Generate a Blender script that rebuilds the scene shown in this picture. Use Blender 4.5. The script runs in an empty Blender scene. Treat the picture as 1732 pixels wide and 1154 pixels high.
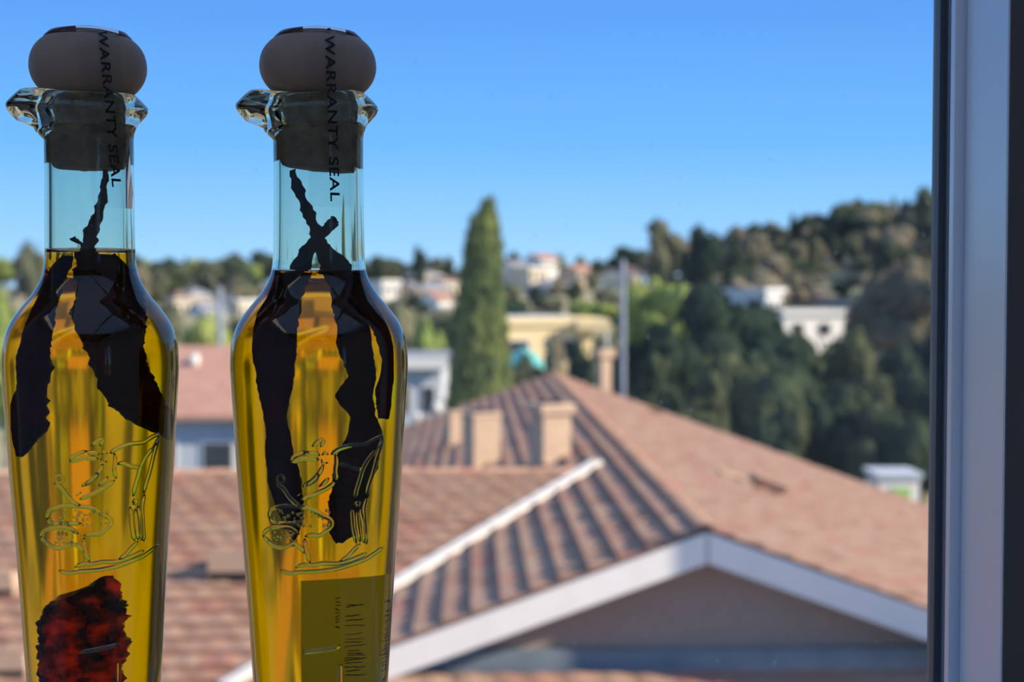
import bpy, bmesh, math, random
import numpy as np
from mathutils import Vector, Matrix, noise as mnoise

sc = bpy.context.scene
COL = sc.collection
ZC = 9.0                     # eye height above the street
F = 2400.0                   # focal length in pixels of the 1732x1154 frame
PITCH = math.atan((577 - 490) / F)
SUN = np.array([0.83, -0.30, 0.49]); SUN /= np.linalg.norm(SUN)

# ------------------------------------------------------------------ camera
cam_d = bpy.data.cameras.new('camera')
cam = bpy.data.objects.new('camera', cam_d)
COL.objects.link(cam)
cam_d.sensor_width = 36.0
cam_d.lens = F / 1732 * 36
cam_d.clip_start = 0.02
cam_d.clip_end = 3000
cam.location = (0, 0, ZC)
cam.rotation_euler = (math.pi / 2 - PITCH, 0, 0)
cam_d.dof.use_dof = True
cam_d.dof.focus_distance = 0.545
cam_d.dof.aperture_fstop = 12.0
sc.camera = cam

# ------------------------------------------------------------------ sky, sun, exposure
world = bpy.data.worlds.new('sky')
sc.world = world
world.use_nodes = True
wn = world.node_tree.nodes
wl = world.node_tree.links
wn.clear()
w_out = wn.new('ShaderNodeOutputWorld')
w_bg = wn.new('ShaderNodeBackground')
w_tc = wn.new('ShaderNodeTexCoord')
w_sep = wn.new('ShaderNodeSeparateXYZ')
w_map = wn.new('ShaderNodeMapRange')
w_map.inputs['From Min'].default_value = -0.1
w_map.inputs['From Max'].default_value = 0.9
w_ramp = wn.new('ShaderNodeValToRGB')
w_ramp.color_ramp.interpolation = 'LINEAR'
stops = [(0.0, (0.20, 0.22, 0.22)), (0.092, (0.20, 0.22, 0.22)), (0.10, (0.44, 0.72, 0.98)), (0.135, (0.32, 0.63, 0.99)),
         (0.20, (0.16, 0.48, 0.96)), (0.29, (0.105, 0.345, 0.89)), (0.45, (0.17, 0.36, 0.76)), (1.0, (0.24, 0.36, 0.64))]
els = w_ramp.color_ramp.elements
while len(els) < len(stops):
    els.new(0.5)
for e, (p, c) in zip(els, stops):
    e.position = p
    e.color = (*c, 1)
wl.new(w_tc.outputs['Generated'], w_sep.inputs[0])
wl.new(w_sep.outputs['Z'], w_map.inputs['Value'])
wl.new(w_map.outputs[0], w_ramp.inputs[0])
wl.new(w_ramp.outputs[0], w_bg.inputs[0])
wl.new(w_bg.outputs[0], w_out.inputs[0])
w_bg.inputs[1].default_value = 1.0

sun_d = bpy.data.lights.new('sun', 'SUN')
sun_d.energy = 6.4
sun_d.angle = math.radians(0.55)
sun_d.color = (1.0, 0.85, 0.66)
sun = bpy.data.objects.new('sun', sun_d)
COL.objects.link(sun)
sun.rotation_euler = Vector(SUN).to_track_quat('Z', 'Y').to_euler()
sun.location = (30, -15, 40)

vs = sc.view_settings
vs.view_transform = 'Standard'
vs.look = 'None'
vs.gamma = 1.0
vs.exposure = 0.2
vs.use_curve_mapping = False
cy = sc.cycles
cy.max_bounces = 28
cy.transmission_bounces = 26
cy.transparent_max_bounces = 24
cy.glossy_bounces = 6
cy.diffuse_bounces = 8
cy.caustics_reflective = True
cy.caustics_refractive = True
cy.blur_glossy = 0.3
cy.sample_clamp_indirect = 8.0
cy.use_denoising = True

# ------------------------------------------------------------------ helpers
rng = random.Random(7)


def ray(x, y):
    a = (x - 866) / F
    b = (577 - y) / F
    c, s = math.cos(PITCH), math.sin(PITCH)
    d = np.array([a, c + b * s, -s + b * c])
    return d / d[1]


def at(x, y, D):
    p = ray(x, y) * D
    p[2] += ZC
    return p


CAMP = np.array([0, 0, ZC])


def hit(x, y, O, N):
    d = ray(x, y)
    return CAMP + d * (np.dot(O - CAMP, N) / np.dot(d, N))


def proj(p):
    q = np.asarray(p, float) - CAMP
    c, s = math.cos(PITCH), math.sin(PITCH)
    f = q[1] * c - q[2] * s
    u = q[1] * s + q[2] * c
    return 866 + F * q[0] / f, 577 - F * u / f, f


def unit(v):
    v = np.asarray(v, float)
    return v / np.linalg.norm(v)


def mesh(name, verts, faces, mats=None, smooth=False, midx=None):
    m = bpy.data.meshes.new(name)
    m.from_pydata([tuple(map(float, v)) for v in verts], [], [tuple(int(i) for i in f) for f in faces])
    for k in (mats if isinstance(mats, (list, tuple)) else [mats] if mats else []):
        m.materials.append(k)
    if smooth:
        m.polygons.foreach_set('use_smooth', [True] * len(m.polygons))
    if midx is not None:
        m.polygons.foreach_set('material_index', midx)
    m.update()
    return m


def obj(name, data, parent=None):
    o = bpy.data.objects.new(name, data)
    COL.objects.link(o)
    if parent is not None:
        o.parent = parent
    return o


def tag(o, label=None, cat=None, group=None, kind=None):
    if label:
        o['label'] = label
    if cat:
        o['category'] = cat
    if group:
        o['group'] = group
    if kind:
        o['kind'] = kind
    return o


def empty(name, loc=(0, 0, 0), rz=0.0):
    o = obj(name, None)
    o.location = loc
    o.rotation_euler = (0, 0, rz)
    o.empty_display_size = 0.05
    return o


class MB:
    """collects shapes for one mesh"""

    def __init__(self):
        self.v = []
        self.f = []

    def add(self, verts, faces):
        n = len(self.v)
        self.v += [tuple(map(float, p)) for p in verts]
        self.f += [tuple(i + n for i in f) for f in faces]
        return self

    def box(self, x0, x1, y0, y1, z0, z1):
        v = [(x, y, z) for z in (z0, z1) for y in (y0, y1) for x in (x0, x1)]
        return self.add(v, [(0, 2, 3, 1), (4, 5, 7, 6), (0, 1, 5, 4), (2, 6, 7, 3), (0, 4, 6, 2), (1, 3, 7, 5)])

    def obox(self, O, A, B, C):
        """box from corner O with edge vectors A, B, C"""
        O, A, B, C = map(lambda q: np.asarray(q, float), (O, A, B, C))
        v = [O + A * i + B * j + C * k for k in (0, 1) for j in (0, 1) for i in (0, 1)]
        return self.add(v, [(0, 2, 3, 1), (4, 5, 7, 6), (0, 1, 5, 4), (2, 6, 7, 3), (0, 4, 6, 2), (1, 3, 7, 5)])

    def lathe(self, prof, n=32, cap=True, c=(0, 0, 0)):
        k = len(prof)
        v = []
        for i in range(n):
            a = 2 * math.pi * i / n
            for r, z in prof:
                v.append((c[0] + r * math.cos(a), c[1] + r * math.sin(a), c[2] + z))
        f = []
        for i in range(n):
            j = (i + 1) % n
            for q in range(k - 1):
                f.append((i * k + q, j * k + q, j * k + q + 1, i * k + q + 1))
        if cap:
            f.append(tuple(i * k for i in range(n))[::-1])
            f.append(tuple(i * k + k - 1 for i in range(n)))
        return self.add(v, f)

    def tube(self, pts, rad, n=8, closed=False):
        pts = [np.asarray(p, float) for p in pts]
        m = len(pts)
        v = []
        for i in range(m):
            if closed:
                t = pts[(i + 1) % m] - pts[(i - 1) % m]
            else:
                t = pts[min(i + 1, m - 1)] - pts[max(i - 1, 0)]
            t = unit(t + 1e-12)
            ref = np.array([0, 1.0, 0]) if abs(t[1]) < 0.9 else np.array([1.0, 0, 0])
            a = unit(np.cross(t, ref))
            b = np.cross(t, a)
            r = rad[i] if hasattr(rad, '__len__') else rad
            for k in range(n):
                q = 2 * math.pi * k / n
                v.append(pts[i] + r * (math.cos(q) * a + math.sin(q) * b))
        f = []
        for i in range(m if closed else m - 1):
            j = (i + 1) % m
            for k in range(n):
                l = (k + 1) % n
                f.append((i * n + k, i * n + l, j * n + l, j * n + k))
        if not closed:
            f.append(tuple(range(n))[::-1])
            f.append(tuple((m - 1) * n + k for k in range(n)))
        return self.add(v, f)

    def data(self, name, mat, smooth=False):
        return mesh(name, self.v, self.f, mat, smooth)

    def build(self, name, mat, parent=None, smooth=False):
        return obj(name, self.data(name, mat, smooth), parent)


def bevel(o, w=0.004, seg=2):
    md = o.modifiers.new('bevel', 'BEVEL')
    md.width = w
    md.segments = seg
    md.limit_method = 'ANGLE'
    return o


# ------------------------------------------------------------------ materials
def new_mat(name):
    m = bpy.data.materials.new(name)
    m.use_nodes = True
    nt = m.node_tree
    b = nt.nodes['Principled BSDF']
    return m, nt, b


def ramp_node(nt, stops_):
    r = nt.nodes.new('ShaderNodeValToRGB')
    el = r.color_ramp.elements
    while len(el) < len(stops_):
        el.new(0.5)
    for e_, (p_, c_) in zip(el, stops_):
        e_.position = p_
        e_.color = (*c_, 1)
    return r


def mat_noise(name, c0, c1, scale=5.0, rough=0.7, bump=0.0, detail=4.0, metallic=0.0, stretch=(1, 1, 1), spec=0.3, coord='Object', lo=0.3, hi=0.7):
    m, nt, b = new_mat(name)
    tc = nt.nodes.new('ShaderNodeTexCoord')
    mp = nt.nodes.new('ShaderNodeMapping')
    mp.inputs['Scale'].default_value = stretch
    nz = nt.nodes.new('ShaderNodeTexNoise')
    nz.inputs['Scale'].default_value = scale
    nz.inputs['Detail'].default_value = detail
    r = ramp_node(nt, [(lo, c0), (hi, c1)])
    nt.links.new(tc.outputs[coord], mp.inputs[0])
    nt.links.new(mp.outputs[0], nz.inputs['Vector'])
    nt.links.new(nz.outputs[0], r.inputs[0])
    nt.links.new(r.outputs[0], b.inputs['Base Color'])
    b.inputs['Roughness'].default_value = rough
    b.inputs['Metallic'].default_value = metallic
    b.inputs['Specular IOR Level'].default_value = spec
    if bump:
        bp = nt.nodes.new('ShaderNodeBump')
        bp.inputs['Strength'].default_value = bump
        bp.inputs['Distance'].default_value = 0.01
        nt.links.new(nz.outputs[0], bp.inputs['Height'])
        nt.links.new(bp.outputs[0], b.inputs['Normal'])
    return m


CLAY = [(0.0, (0.36, 0.20, 0.14)), (0.3, (0.41, 0.26, 0.185)), (0.6, (0.44, 0.295, 0.215)), (0.8, (0.42, 0.255, 0.185)),
        (0.9, (0.42, 0.195, 0.145)), (1.0, (0.44, 0.325, 0.23))]


def mat_tile(name, attr):
    m, nt, b = new_mat(name)
    r = ramp_node(nt, CLAY)
    if attr:
        src = nt.nodes.new('ShaderNodeAttribute')
        src.attribute_name = 'tint'
        out = src.outputs['Fac']
    else:
        src = nt.nodes.new('ShaderNodeObjectInfo')
        out = src.outputs['Random']
    nt.links.new(out, r.inputs[0])
    geo = nt.nodes.new('ShaderNodeNewGeometry')
    nz = nt.nodes.new('ShaderNodeTexNoise')
    nz.inputs['Scale'].default_value = 9.0
    nz.inputs['Detail'].default_value = 5.0
    nt.links.new(geo.outputs['Position'], nz.inputs['Vector'])
    r2 = ramp_node(nt, [(0.3, (0.84, 0.82, 0.80)), (0.65, (1.05, 1.04, 1.02))])
    nt.links.new(nz.outputs[0], r2.inputs[0])
    mx = nt.nodes.new('ShaderNodeMix')
    mx.data_type = 'RGBA'
    mx.blend_type = 'MULTIPLY'
    mx.inputs[0].default_value = 1.0
    nt.links.new(r.outputs[0], mx.inputs['A'])
    nt.links.new(r2.outputs[0], mx.inputs['B'])
    nt.links.new(mx.outputs['Result'], b.inputs['Base Color'])
    b.inputs['Roughness'].default_value = 0.85
    b.inputs['Specular IOR Level'].default_value = 0.15
    return m


def mat_leaf(name, c0, c1, c2):
    """foliage: diffuse and translucent, tone drifting from clump to clump and tree to tree"""
    m, nt, b = new_mat(name)
    nt.nodes.remove(b)
    out = nt.nodes['Material Output']
    geo = nt.nodes.new('ShaderNodeNewGeometry')
    oi = nt.nodes.new('ShaderNodeObjectInfo')
    nz = nt.nodes.new('ShaderNodeTexNoise')
    nz.inputs['Scale'].default_value = 0.55
    nz.inputs['Detail'].default_value = 3.0
    nt.links.new(geo.outputs['Position'], nz.inputs['Vector'])
    ad = nt.nodes.new('ShaderNodeMath')
    ad.operation = 'MULTIPLY_ADD'
    ad.inputs[1].default_value = 0.45
    nt.links.new(oi.outputs['Random'], ad.inputs[0])
    nt.links.new(nz.outputs[0], ad.inputs[2])
    r = ramp_node(nt, [(0.35, c0), (0.7, c1), (1.0, c2)])
    nt.links.new(ad.outputs[0], r.inputs[0])
    d = nt.nodes.new('ShaderNodeBsdfDiffuse')
    t = nt.nodes.new('ShaderNodeBsdfTranslucent')
    mx = nt.nodes.new('ShaderNodeMixShader')
    mx.inputs[0].default_value = 0.12
    nt.links.new(r.outputs[0], d.inputs[0])
    nt.links.new(r.outputs[0], t.inputs[0])
    nt.links.new(d.outputs[0], mx.inputs[1])
    nt.links.new(t.outputs[0], mx.inputs[2])
    nt.links.new(mx.outputs[0], out.inputs[0])
    return m


def mat_glass(name, col, ior, rough=0.0, bump=None, back_rough=0.0):
    m, nt, b = new_mat(name)
    nt.nodes.remove(b)
    g = nt.nodes.new('ShaderNodeBsdfGlass')
    g.inputs['Color'].default_value = (*col, 1)
    g.inputs['IOR'].default_value = ior
    g.inputs['Roughness'].default_value = rough
    if bump:
        tc = nt.nodes.new('ShaderNodeTexCoord')
        mp = nt.nodes.new('ShaderNodeMapping')
        mp.inputs['Scale'].default_value = bump[1]
        nz = nt.nodes.new('ShaderNodeTexNoise')
        nz.inputs['Scale'].default_value = bump[0]
        nz.inputs['Detail'].default_value = 2.0
        bp = nt.nodes.new('ShaderNodeBump')
        bp.inputs['Strength'].default_value = bump[2]
        bp.inputs['Distance'].default_value = bump[3]
        nt.links.new(tc.outputs['Object'], mp.inputs[0])
        nt.links.new(mp.outputs[0], nz.inputs['Vector'])
        nt.links.new(nz.outputs[0], bp.inputs['Height'])
        nt.links.new(bp.outputs[0], g.inputs['Normal'])
    if back_rough:
        # the ribbed back of the body is slightly frosted, the front polished
        tc2 = nt.nodes.new('ShaderNodeTexCoord')
        sp_ = nt.nodes.new('ShaderNodeSeparateXYZ')
        nt.links.new(tc2.outputs['Object'], sp_.inputs[0])
        my = nt.nodes.new('ShaderNodeMapRange')
        my.inputs['From Min'].default_value = 0.004
        my.inputs['From Max'].default_value = 0.016
        my.inputs['To Max'].default_value = back_rough
        mz = nt.nodes.new('ShaderNodeMapRange')
        mz.inputs['From Min'].default_value = 0.215
        mz.inputs['From Max'].default_value = 0.195
        mu = nt.nodes.new('ShaderNodeMath')
        mu.operation = 'MULTIPLY'
        nt.links.new(sp_.outputs['Y'], my.inputs[0])
        nt.links.new(sp_.outputs['Z'], mz.inputs[0])
        nt.links.new(my.outputs[0], mu.inputs[0])
        nt.links.new(mz.outputs[0], mu.inputs[1])
        nt.links.new(mu.outputs[0], g.inputs['Roughness'])
        cm = nt.nodes.new('ShaderNodeMix')          # thicker, bluer glass in the neck than in the body
        cm.data_type = 'RGBA'
        cm.inputs['A'].default_value = (*col, 1)
        cm.inputs['B'].default_value = (0.985, 0.985, 0.94, 1)
        nt.links.new(mz.outputs[0], cm.inputs['Factor'])
        nt.links.new(cm.outputs['Result'], g.inputs['Color'])
    nt.links.new(g.outputs[0], nt.nodes['Material Output'].inputs[0])
    return m


def mat_film(name, tint, fres, dust_haze=0.0, dcol=(0.8, 0.8, 0.8)):
    """clear thin sheet: see-through, faintly glossy, optional dust"""
    m, nt, b = new_mat(name)
    nt.nodes.remove(b)
    out = nt.nodes['Material Output']
    tr = nt.nodes.new('ShaderNodeBsdfTransparent')
    tr.inputs[0].default_value = (*tint, 1)
    gl = nt.nodes.new('ShaderNodeBsdfGlossy')
    gl.inputs['Roughness'].default_value = 0.03
    lw = nt.nodes.new('ShaderNodeFresnel')
    lw.inputs[0].default_value = fres
    mx = nt.nodes.new('ShaderNodeMixShader')
    nt.links.new(lw.outputs[0], mx.inputs[0])
    nt.links.new(tr.outputs[0], mx.inputs[1])
    nt.links.new(gl.outputs[0], mx.inputs[2])
    last = mx.outputs[0]
    if dust_haze:
        tc = nt.nodes.new('ShaderNodeTexCoord')
        nz = nt.nodes.new('ShaderNodeTexNoise')
        nz.inputs['Scale'].default_value = 14.0
        nz.inputs['Detail'].default_value = 6.0
        vo = nt.nodes.new('ShaderNodeTexVoronoi')
        vo.inputs['Scale'].default_value = 70.0
        lt = nt.nodes.new('ShaderNodeMapRange')
        lt.inputs['From Min'].default_value = 0.10
        lt.inputs['From Max'].default_value = 0.04
        lt.inputs['To Max'].default_value = 0.10
        nt.links.new(tc.outputs['Object'], nz.inputs['Vector'])
        nt.links.new(tc.outputs['Object'], vo.inputs['Vector'])
        nt.links.new(vo.outputs['Distance'], lt.inputs[0])
        r = nt.nodes.new('ShaderNodeMapRange')
        r.inputs['From Min'].default_value = 0.1
        r.inputs['From Max'].default_value = 0.75
        r.inputs['To Max'].default_value = dust_haze
        nt.links.new(nz.outputs[0], r.inputs[0])
        sm = nt.nodes.new('ShaderNodeMath')
        sm.operation = 'MULTIPLY_ADD'
        sm.inputs[1].default_value = 1.0
        nt.links.new(lt.outputs[0], sm.inputs[0])
        nt.links.new(r.outputs[0], sm.inputs[2])
        df = nt.nodes.new('ShaderNodeBsdfTranslucent')
        df.inputs[0].default_value = (*dcol, 1)
        m2 = nt.nodes.new('ShaderNodeMixShader')
        nt.links.new(sm.outputs[0], m2.inputs[0])
        nt.links.new(last, m2.inputs[1])
        nt.links.new(df.outputs[0], m2.inputs[2])
        last = m2.outputs[0]
    nt.links.new(last, out.inputs[0])
    return m


M = {}
M['tile'] = mat_tile('clay_tile', False)
M['tile_far'] = mat_tile('clay_tile_mass', True)
M['deck'] = mat_noise('roof_deck', (0.16, 0.09, 0.07), (0.22, 0.13, 0.10), 4, 0.9)
M['fascia'] = mat_noise('painted_fascia', (0.78, 0.77, 0.76), (0.83, 0.82, 0.81), 3, 0.6, 0.05)
M['flashing'] = mat_noise('galvanised_flashing', (0.70, 0.67, 0.62), (0.80, 0.77, 0.72), 6, 0.55)
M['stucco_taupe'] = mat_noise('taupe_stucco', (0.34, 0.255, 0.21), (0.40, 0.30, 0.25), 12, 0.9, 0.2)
M['gutter_blue'] = mat_noise('blue_grey_gutter', (0.16, 0.20, 0.25), (0.21, 0.26, 0.31), 4, 0.6)
M['chimney'] = mat_noise('tan_chimney_stucco', (0.50, 0.36, 0.26), (0.58, 0.43, 0.31), 7, 0.9, 0.15)
M['chimney_dark'] = mat_noise('clay_chimney_cap', (0.40, 0.22, 0.16), (0.46, 0.27, 0.19), 6, 0.85)
M['black'] = mat_noise('dark_opening', (0.012, 0.012, 0.013), (0.02, 0.02, 0.02), 5, 0.9)
M['white'] = mat_noise('white_paint', (0.74, 0.74, 0.73), (0.82, 0.82, 0.80), 5, 0.5)
M['cream'] = mat_noise('cream_stucco', (0.70, 0.60, 0.44), (0.78, 0.68, 0.50), 3, 0.85)
M['yellow'] = mat_noise('yellow_stucco', (0.80, 0.64, 0.36), (0.86, 0.70, 0.42), 2, 0.85)
M['pale_blue'] = mat_noise('pale_blue_siding', (0.46, 0.52, 0.60), (0.54, 0.60, 0.68), 2, 0.8)
M['grey'] = mat_noise('grey_stucco', (0.36, 0.38, 0.40), (0.44, 0.46, 0.48), 2, 0.85)
M['tan'] = mat_noise('tan_stucco', (0.48, 0.38, 0.28), (0.56, 0.45, 0.34), 2, 0.85)
M['roof_brown'] = mat_noise('brown_shingle', (0.22, 0.14, 0.11), (0.32, 0.20, 0.15), 3, 0.9)
M['roof_grey'] = mat_noise('grey_shingle', (0.26, 0.27, 0.29), (0.34, 0.35, 0.37), 3, 0.9)
M['roof_red'] = mat_noise('red_shingle', (0.42, 0.22, 0.17), (0.50, 0.29, 0.22), 2.5, 0.9)
M['pane_dark'] = mat_noise('dark_window_glass', (0.03, 0.04, 0.05), (0.05, 0.06, 0.08), 2, 0.15, spec=0.5)
M['teal'] = mat_noise('teal_canvas', (0.10, 0.46, 0.48), (0.14, 0.54, 0.55), 3, 0.8)
M['green_paint'] = mat_noise('lime_green_paint', (0.30, 0.50, 0.14), (0.36, 0.58, 0.18), 3, 0.7)
M['pole'] = mat_noise('weathered_blue_grey_pole', (0.20, 0.24, 0.31), (0.27, 0.31, 0.38), 3, 0.8)
M['bark'] = mat_noise('bark', (0.10, 0.075, 0.055), (0.17, 0.13, 0.10), 4, 0.95)
M['ground'] = mat_noise('dry_ground', (0.26, 0.25, 0.13), (0.42, 0.37, 0.23), 0.08, 0.95, detail=8, coord='Object')
M['asphalt'] = mat_noise('asphalt', (0.10, 0.10, 0.11), (0.14, 0.14, 0.15), 1.5, 0.9)
M['leaf_dark'] = mat_leaf('oak_leaves', (0.022, 0.040, 0.030), (0.038, 0.060, 0.038), (0.09, 0.105, 0.055))
M['leaf_mid'] = mat_leaf('hillside_leaves', (0.075, 0.090, 0.062), (0.125, 0.140, 0.088), (0.21, 0.21, 0.13))
M['leaf_light'] = mat_leaf('yellow_green_leaves', (0.15, 0.22, 0.060), (0.24, 0.31, 0.085), (0.33, 0.37, 0.12))
M['leaf_dry'] = mat_leaf('olive_brown_leaves', (0.11, 0.105, 0.075), (0.18, 0.165, 0.115), (0.27, 0.235, 0.16))
M['leaf_cypress'] = mat_leaf('cypress_needles', (0.07, 0.11, 0.050), (0.16, 0.20, 0.065), (0.24, 0.27, 0.085))
M['room_wall'] = mat_noise('room_wall_paint', (0.80, 0.80, 0.80), (0.84, 0.84, 0.84), 3, 0.9)
M['room_floor'] = mat_noise('room_floor_wood', (0.42, 0.36, 0.29), (0.50, 0.43, 0.35), 3, 0.6, stretch=(1, 8, 1))
M['vinyl'] = mat_noise('sky_tinted_vinyl', (0.78, 0.85, 0.94), (0.81, 0.88, 0.96), 2, 0.28, spec=0.9)  # white vinyl with the blue of the skylight put into its colour
M['gasket'] = mat_noise('dark_bronze_gasket', (0.09, 0.105, 0.125), (0.11, 0.13, 0.15), 3, 0.5)
M['sill'] = mat_noise('painted_sill', (0.55, 0.55, 0.54), (0.60, 0.60, 0.59), 3, 0.5)
M['pane'] = mat_film('window_pane_glass', (0.985, 0.99, 0.99), 1.22, 0.036)  # dusty specks plus a veil of haze that lifts the darks
M['film'] = mat_film('clear_seal_film', (0.93, 0.94, 0.95), 1.25)
M['ink'] = mat_noise('black_ink', (0.008, 0.008, 0.010), (0.014, 0.014, 0.016), 30, 0.6)
M['glass'] = mat_glass('blue_green_bottle_glass', (0.915, 0.955, 0.905), 1.5, 0.0, (7.0, (14, 14, 1.2), 0.06, 0.0010), 0.15)
M['relief'] = mat_glass('embossed_glass', (0.96, 0.98, 0.94), 1.5)
M['oil'], _nt, _b = new_mat('golden_oil')
_t = _nt.nodes.new('ShaderNodeBsdfTransparent')
_t.inputs[0].default_value = (1.0, 0.775, 0.03, 1)
_nt.links.new(_t.outputs[0], _nt.nodes['Material Output'].inputs[0])
M['wood'] = mat_noise('turned_wood_knob', (0.30, 0.21, 0.16), (0.38, 0.27, 0.20), 60, 0.55, 0.1, stretch=(1, 1, 0.15))
M['cork'] = mat_noise('cork', (0.20, 0.13, 0.075), (0.34, 0.23, 0.14), 180, 0.9, 0.4)
M['wax'] = mat_noise('dark_maroon_disc', (0.05, 0.018, 0.02), (0.07, 0.025, 0.028), 40, 0.3)
M['paper'] = mat_noise('paper_label', (0.34, 0.36, 0.26), (0.38, 0.40, 0.30), 60, 0.9)


pt = M['paper'].node_tree
_b = pt.nodes['Principled BSDF']
_t = pt.nodes.new('ShaderNodeBsdfTranslucent')
_t.inputs[0].default_value = (0.62, 0.62, 0.45, 1)
_m = pt.nodes.new('ShaderNodeMixShader')
_m.inputs[0].default_value = 0.6
pt.links.new(_b.outputs[0], _m.inputs[1])
pt.links.new(_t.outputs[0], _m.inputs[2])
pt.links.new(_m.outputs[0], pt.nodes['Material Output'].inputs[0])


def mat_fruit(name, c0, c1, trans, scale, rough=0.35):
    m = mat_noise(name, c0, c1, scale, rough, 0.5, 6, lo=.44 if trans else .3)
    b = m.node_tree.nodes['Principled BSDF']
    b.inputs['Transmission Weight'].default_value = trans
    b.inputs['IOR'].default_value = 1.5
    b.inputs['Specular IOR Level'].default_value = 0.06 if not trans else 0.2
    return m


M['chilli'] = mat_fruit('dried_chilli_skin', (0.006, 0.002, 0.002), (0.06, 0.004, 0.002), 0.0, 60)
M['chilli_stem'] = mat_fruit('dried_stem', (0.012, 0.009, 0.008), (0.035, 0.022, 0.018), 0.0, 120, 0.7)
M['tomato'] = mat_fruit('dried_tomato_flesh', (0.006, 0.0003, 0.0003), (0.85, 0.06, 0.010), 0.8, 130)
M['tomato'].node_tree.nodes['Principled BSDF'].inputs['IOR'].default_value = 1.12


# ------------------------------------------------------------------ terrain
def sstep(a, b, x):
    t = np.clip((x - a) / (b - a), 0, 1)
    return t * t * (3 - 2 * t)


def terrain(X, Y):
    h = 5.0 * sstep(95, 200, Y) + 4.5 * sstep(190, 330, Y) - 10 * sstep(380, 600, Y)
    h = h + 13 * sstep(15, 105, X) * sstep(110, 250, Y)
    h = h + 1.2 * np.sin(X * 0.045 + 1.0) * np.sin(Y * 0.03) * sstep(120, 220, Y)
    return h


gx = np.linspace(-420, 420, 121)
gy = np.linspace(-60, 620, 100)
tv = [(x, y, float(terrain(x, y))) for y in gy for x in gx]
tf = [(j * 121 + i, j * 121 + i + 1, (j + 1) * 121 + i + 1, (j + 1) * 121 + i) for j in range(99) for i in range(120)]
tag(obj('ground', mesh('ground', tv, tf, M['ground'], True)), 'dry grassy ground rising to the wooded hillside', 'ground', kind='structure')

# ------------------------------------------------------------------ room shell around the camera
WY0, WY1 = 0.545, 0.66
OPX0, OPX1 = -0.95, 0.200
OPZ0, OPZ1 = ZC - 0.225, ZC + 0.95
FZ, CZ = ZC - 1.2, ZC + 1.3
RX0, RX1, RY0 = -1.6, 1.7, -3.2


def struct(name, mb, mat, parent=None, label=None, cat=None):
    o = mb.build(name, mat, parent)
    if parent is None:
        tag(o, label, cat, kind='structure')
    return o


wf = MB()
wf.box(RX0, OPX0, WY0, WY1, FZ, CZ).box(OPX1, RX1, WY0, WY1, FZ, CZ)
wf.box(OPX0, OPX1, WY0, WY1, FZ, OPZ0).box(OPX0, OPX1, WY0, WY1, OPZ1, CZ)
struct('wall_front', wf, M['room_wall'], label='dim painted room wall around the window opening', cat='wall')
struct('wall_back', MB().box(RX0 - .1, RX1 + .1, RY0 - .1, RY0, FZ, CZ), M['room_wall'], label='room wall opposite the window', cat='wall')
struct('wall_left', MB().box(RX0 - .1, RX0, RY0, WY1, FZ, CZ), mat_noise('cool_bounce_wall_paint', (0.50, 0.66, 0.88), (0.54, 0.70, 0.90), 3, 0.9), label='plain side wall of the room by the bottles', cat='wall')  # unseen wall, coloured blue to cool the light bounced onto the jamb
struct('wall_right', MB().box(RX1, RX1 + .1, RY0, -2.3, FZ, CZ).box(RX1, RX1 + .1, -1.5, WY1, FZ, CZ).box(RX1, RX1 + .1, -2.3, -1.5, FZ, ZC - .35).box(RX1, RX1 + .1, -2.3, -1.5, ZC + .75, CZ), M['room_wall'], label='plain side wall of the room by the jamb', cat='wall')
struct('floor', MB().box(RX0 - .1, RX1 + .1, RY0 - .1, WY1, FZ - .15, FZ), M['room_floor'], label='dark wooden floor of the room', cat='floor')
SKX0, SKX1, SKY0, SKY1 = -1.5, 1.5, -3.0, 0.40       # unseen roof light, added to brighten the room


def ring_box(x0, x1, y0, y1, z0, z1):
    return MB().box(x0, SKX0, y0, y1, z0, z1).box(SKX1, x1, y0, y1, z0, z1).box(SKX0, SKX1, y0, SKY0, z0, z1).box(SKX0, SKX1, SKY1, y1, z0, z1)


struct('ceiling', ring_box(RX0 - .1, RX1 + .1, RY0 - .1, WY1, CZ, CZ + .15), M['room_wall'], label='painted ceiling of the room', cat='ceiling')
SILL = ZC - 0.205
struct('sill_stool', MB().box(OPX0, OPX1, 0.47, 0.60, OPZ0, SILL), M['sill'], label='painted window sill carrying the two oil bottles', cat='window sill')

win = tag(empty('window_1', ((OPX0 + OPX1) / 2, 0.62, OPZ0)), 'window with pale vinyl jamb and dark gasket', 'window', kind='structure')


def wpart(name, mb, mat):
    o = mb.build(name, mat)
    o.parent = win
    o.matrix_parent_inverse = Matrix.Translation(-Vector(win.location))
    return o


bevel(wpart('jamb_liner', MB().box(0.1900, OPX1, 0.5459, 0.5980, OPZ0, OPZ1), M['vinyl']), 0.0015)
bevel(wpart('track_rib', MB().box(0.1863, OPX1, 0.6000, 0.6068, OPZ0, OPZ1), M['vinyl']), 0.0006)
wpart('track_groove', MB().box(0.1945, OPX1, 0.5975, 0.6130, OPZ0, OPZ1), M['gasket'])
wpart('gasket_strip', MB().box(0.1877, OPX1, 0.6125, 0.6180, OPZ0, OPZ1), M['gasket'])
bevel(wpart('glazing_bead', MB().box(0.1872, 0.1884, 0.6113, 0.6128, OPZ0, OPZ1), M['pole']), 0.0003)
wpart('sash_stile', MB().box(0.1852, OPX1, 0.6182, 0.6280, OPZ0, OPZ1), M['gasket'])
wpart('sash_stile', MB().box(OPX0, OPX0 + 0.04, 0.60, 0.640, OPZ0, OPZ1), M['vinyl'])
wpart('bottom_rail', MB().box(OPX0 + .04, 0.186, 0.602, 0.640, OPZ0, SILL + 0.012), M['vinyl'])
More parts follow.
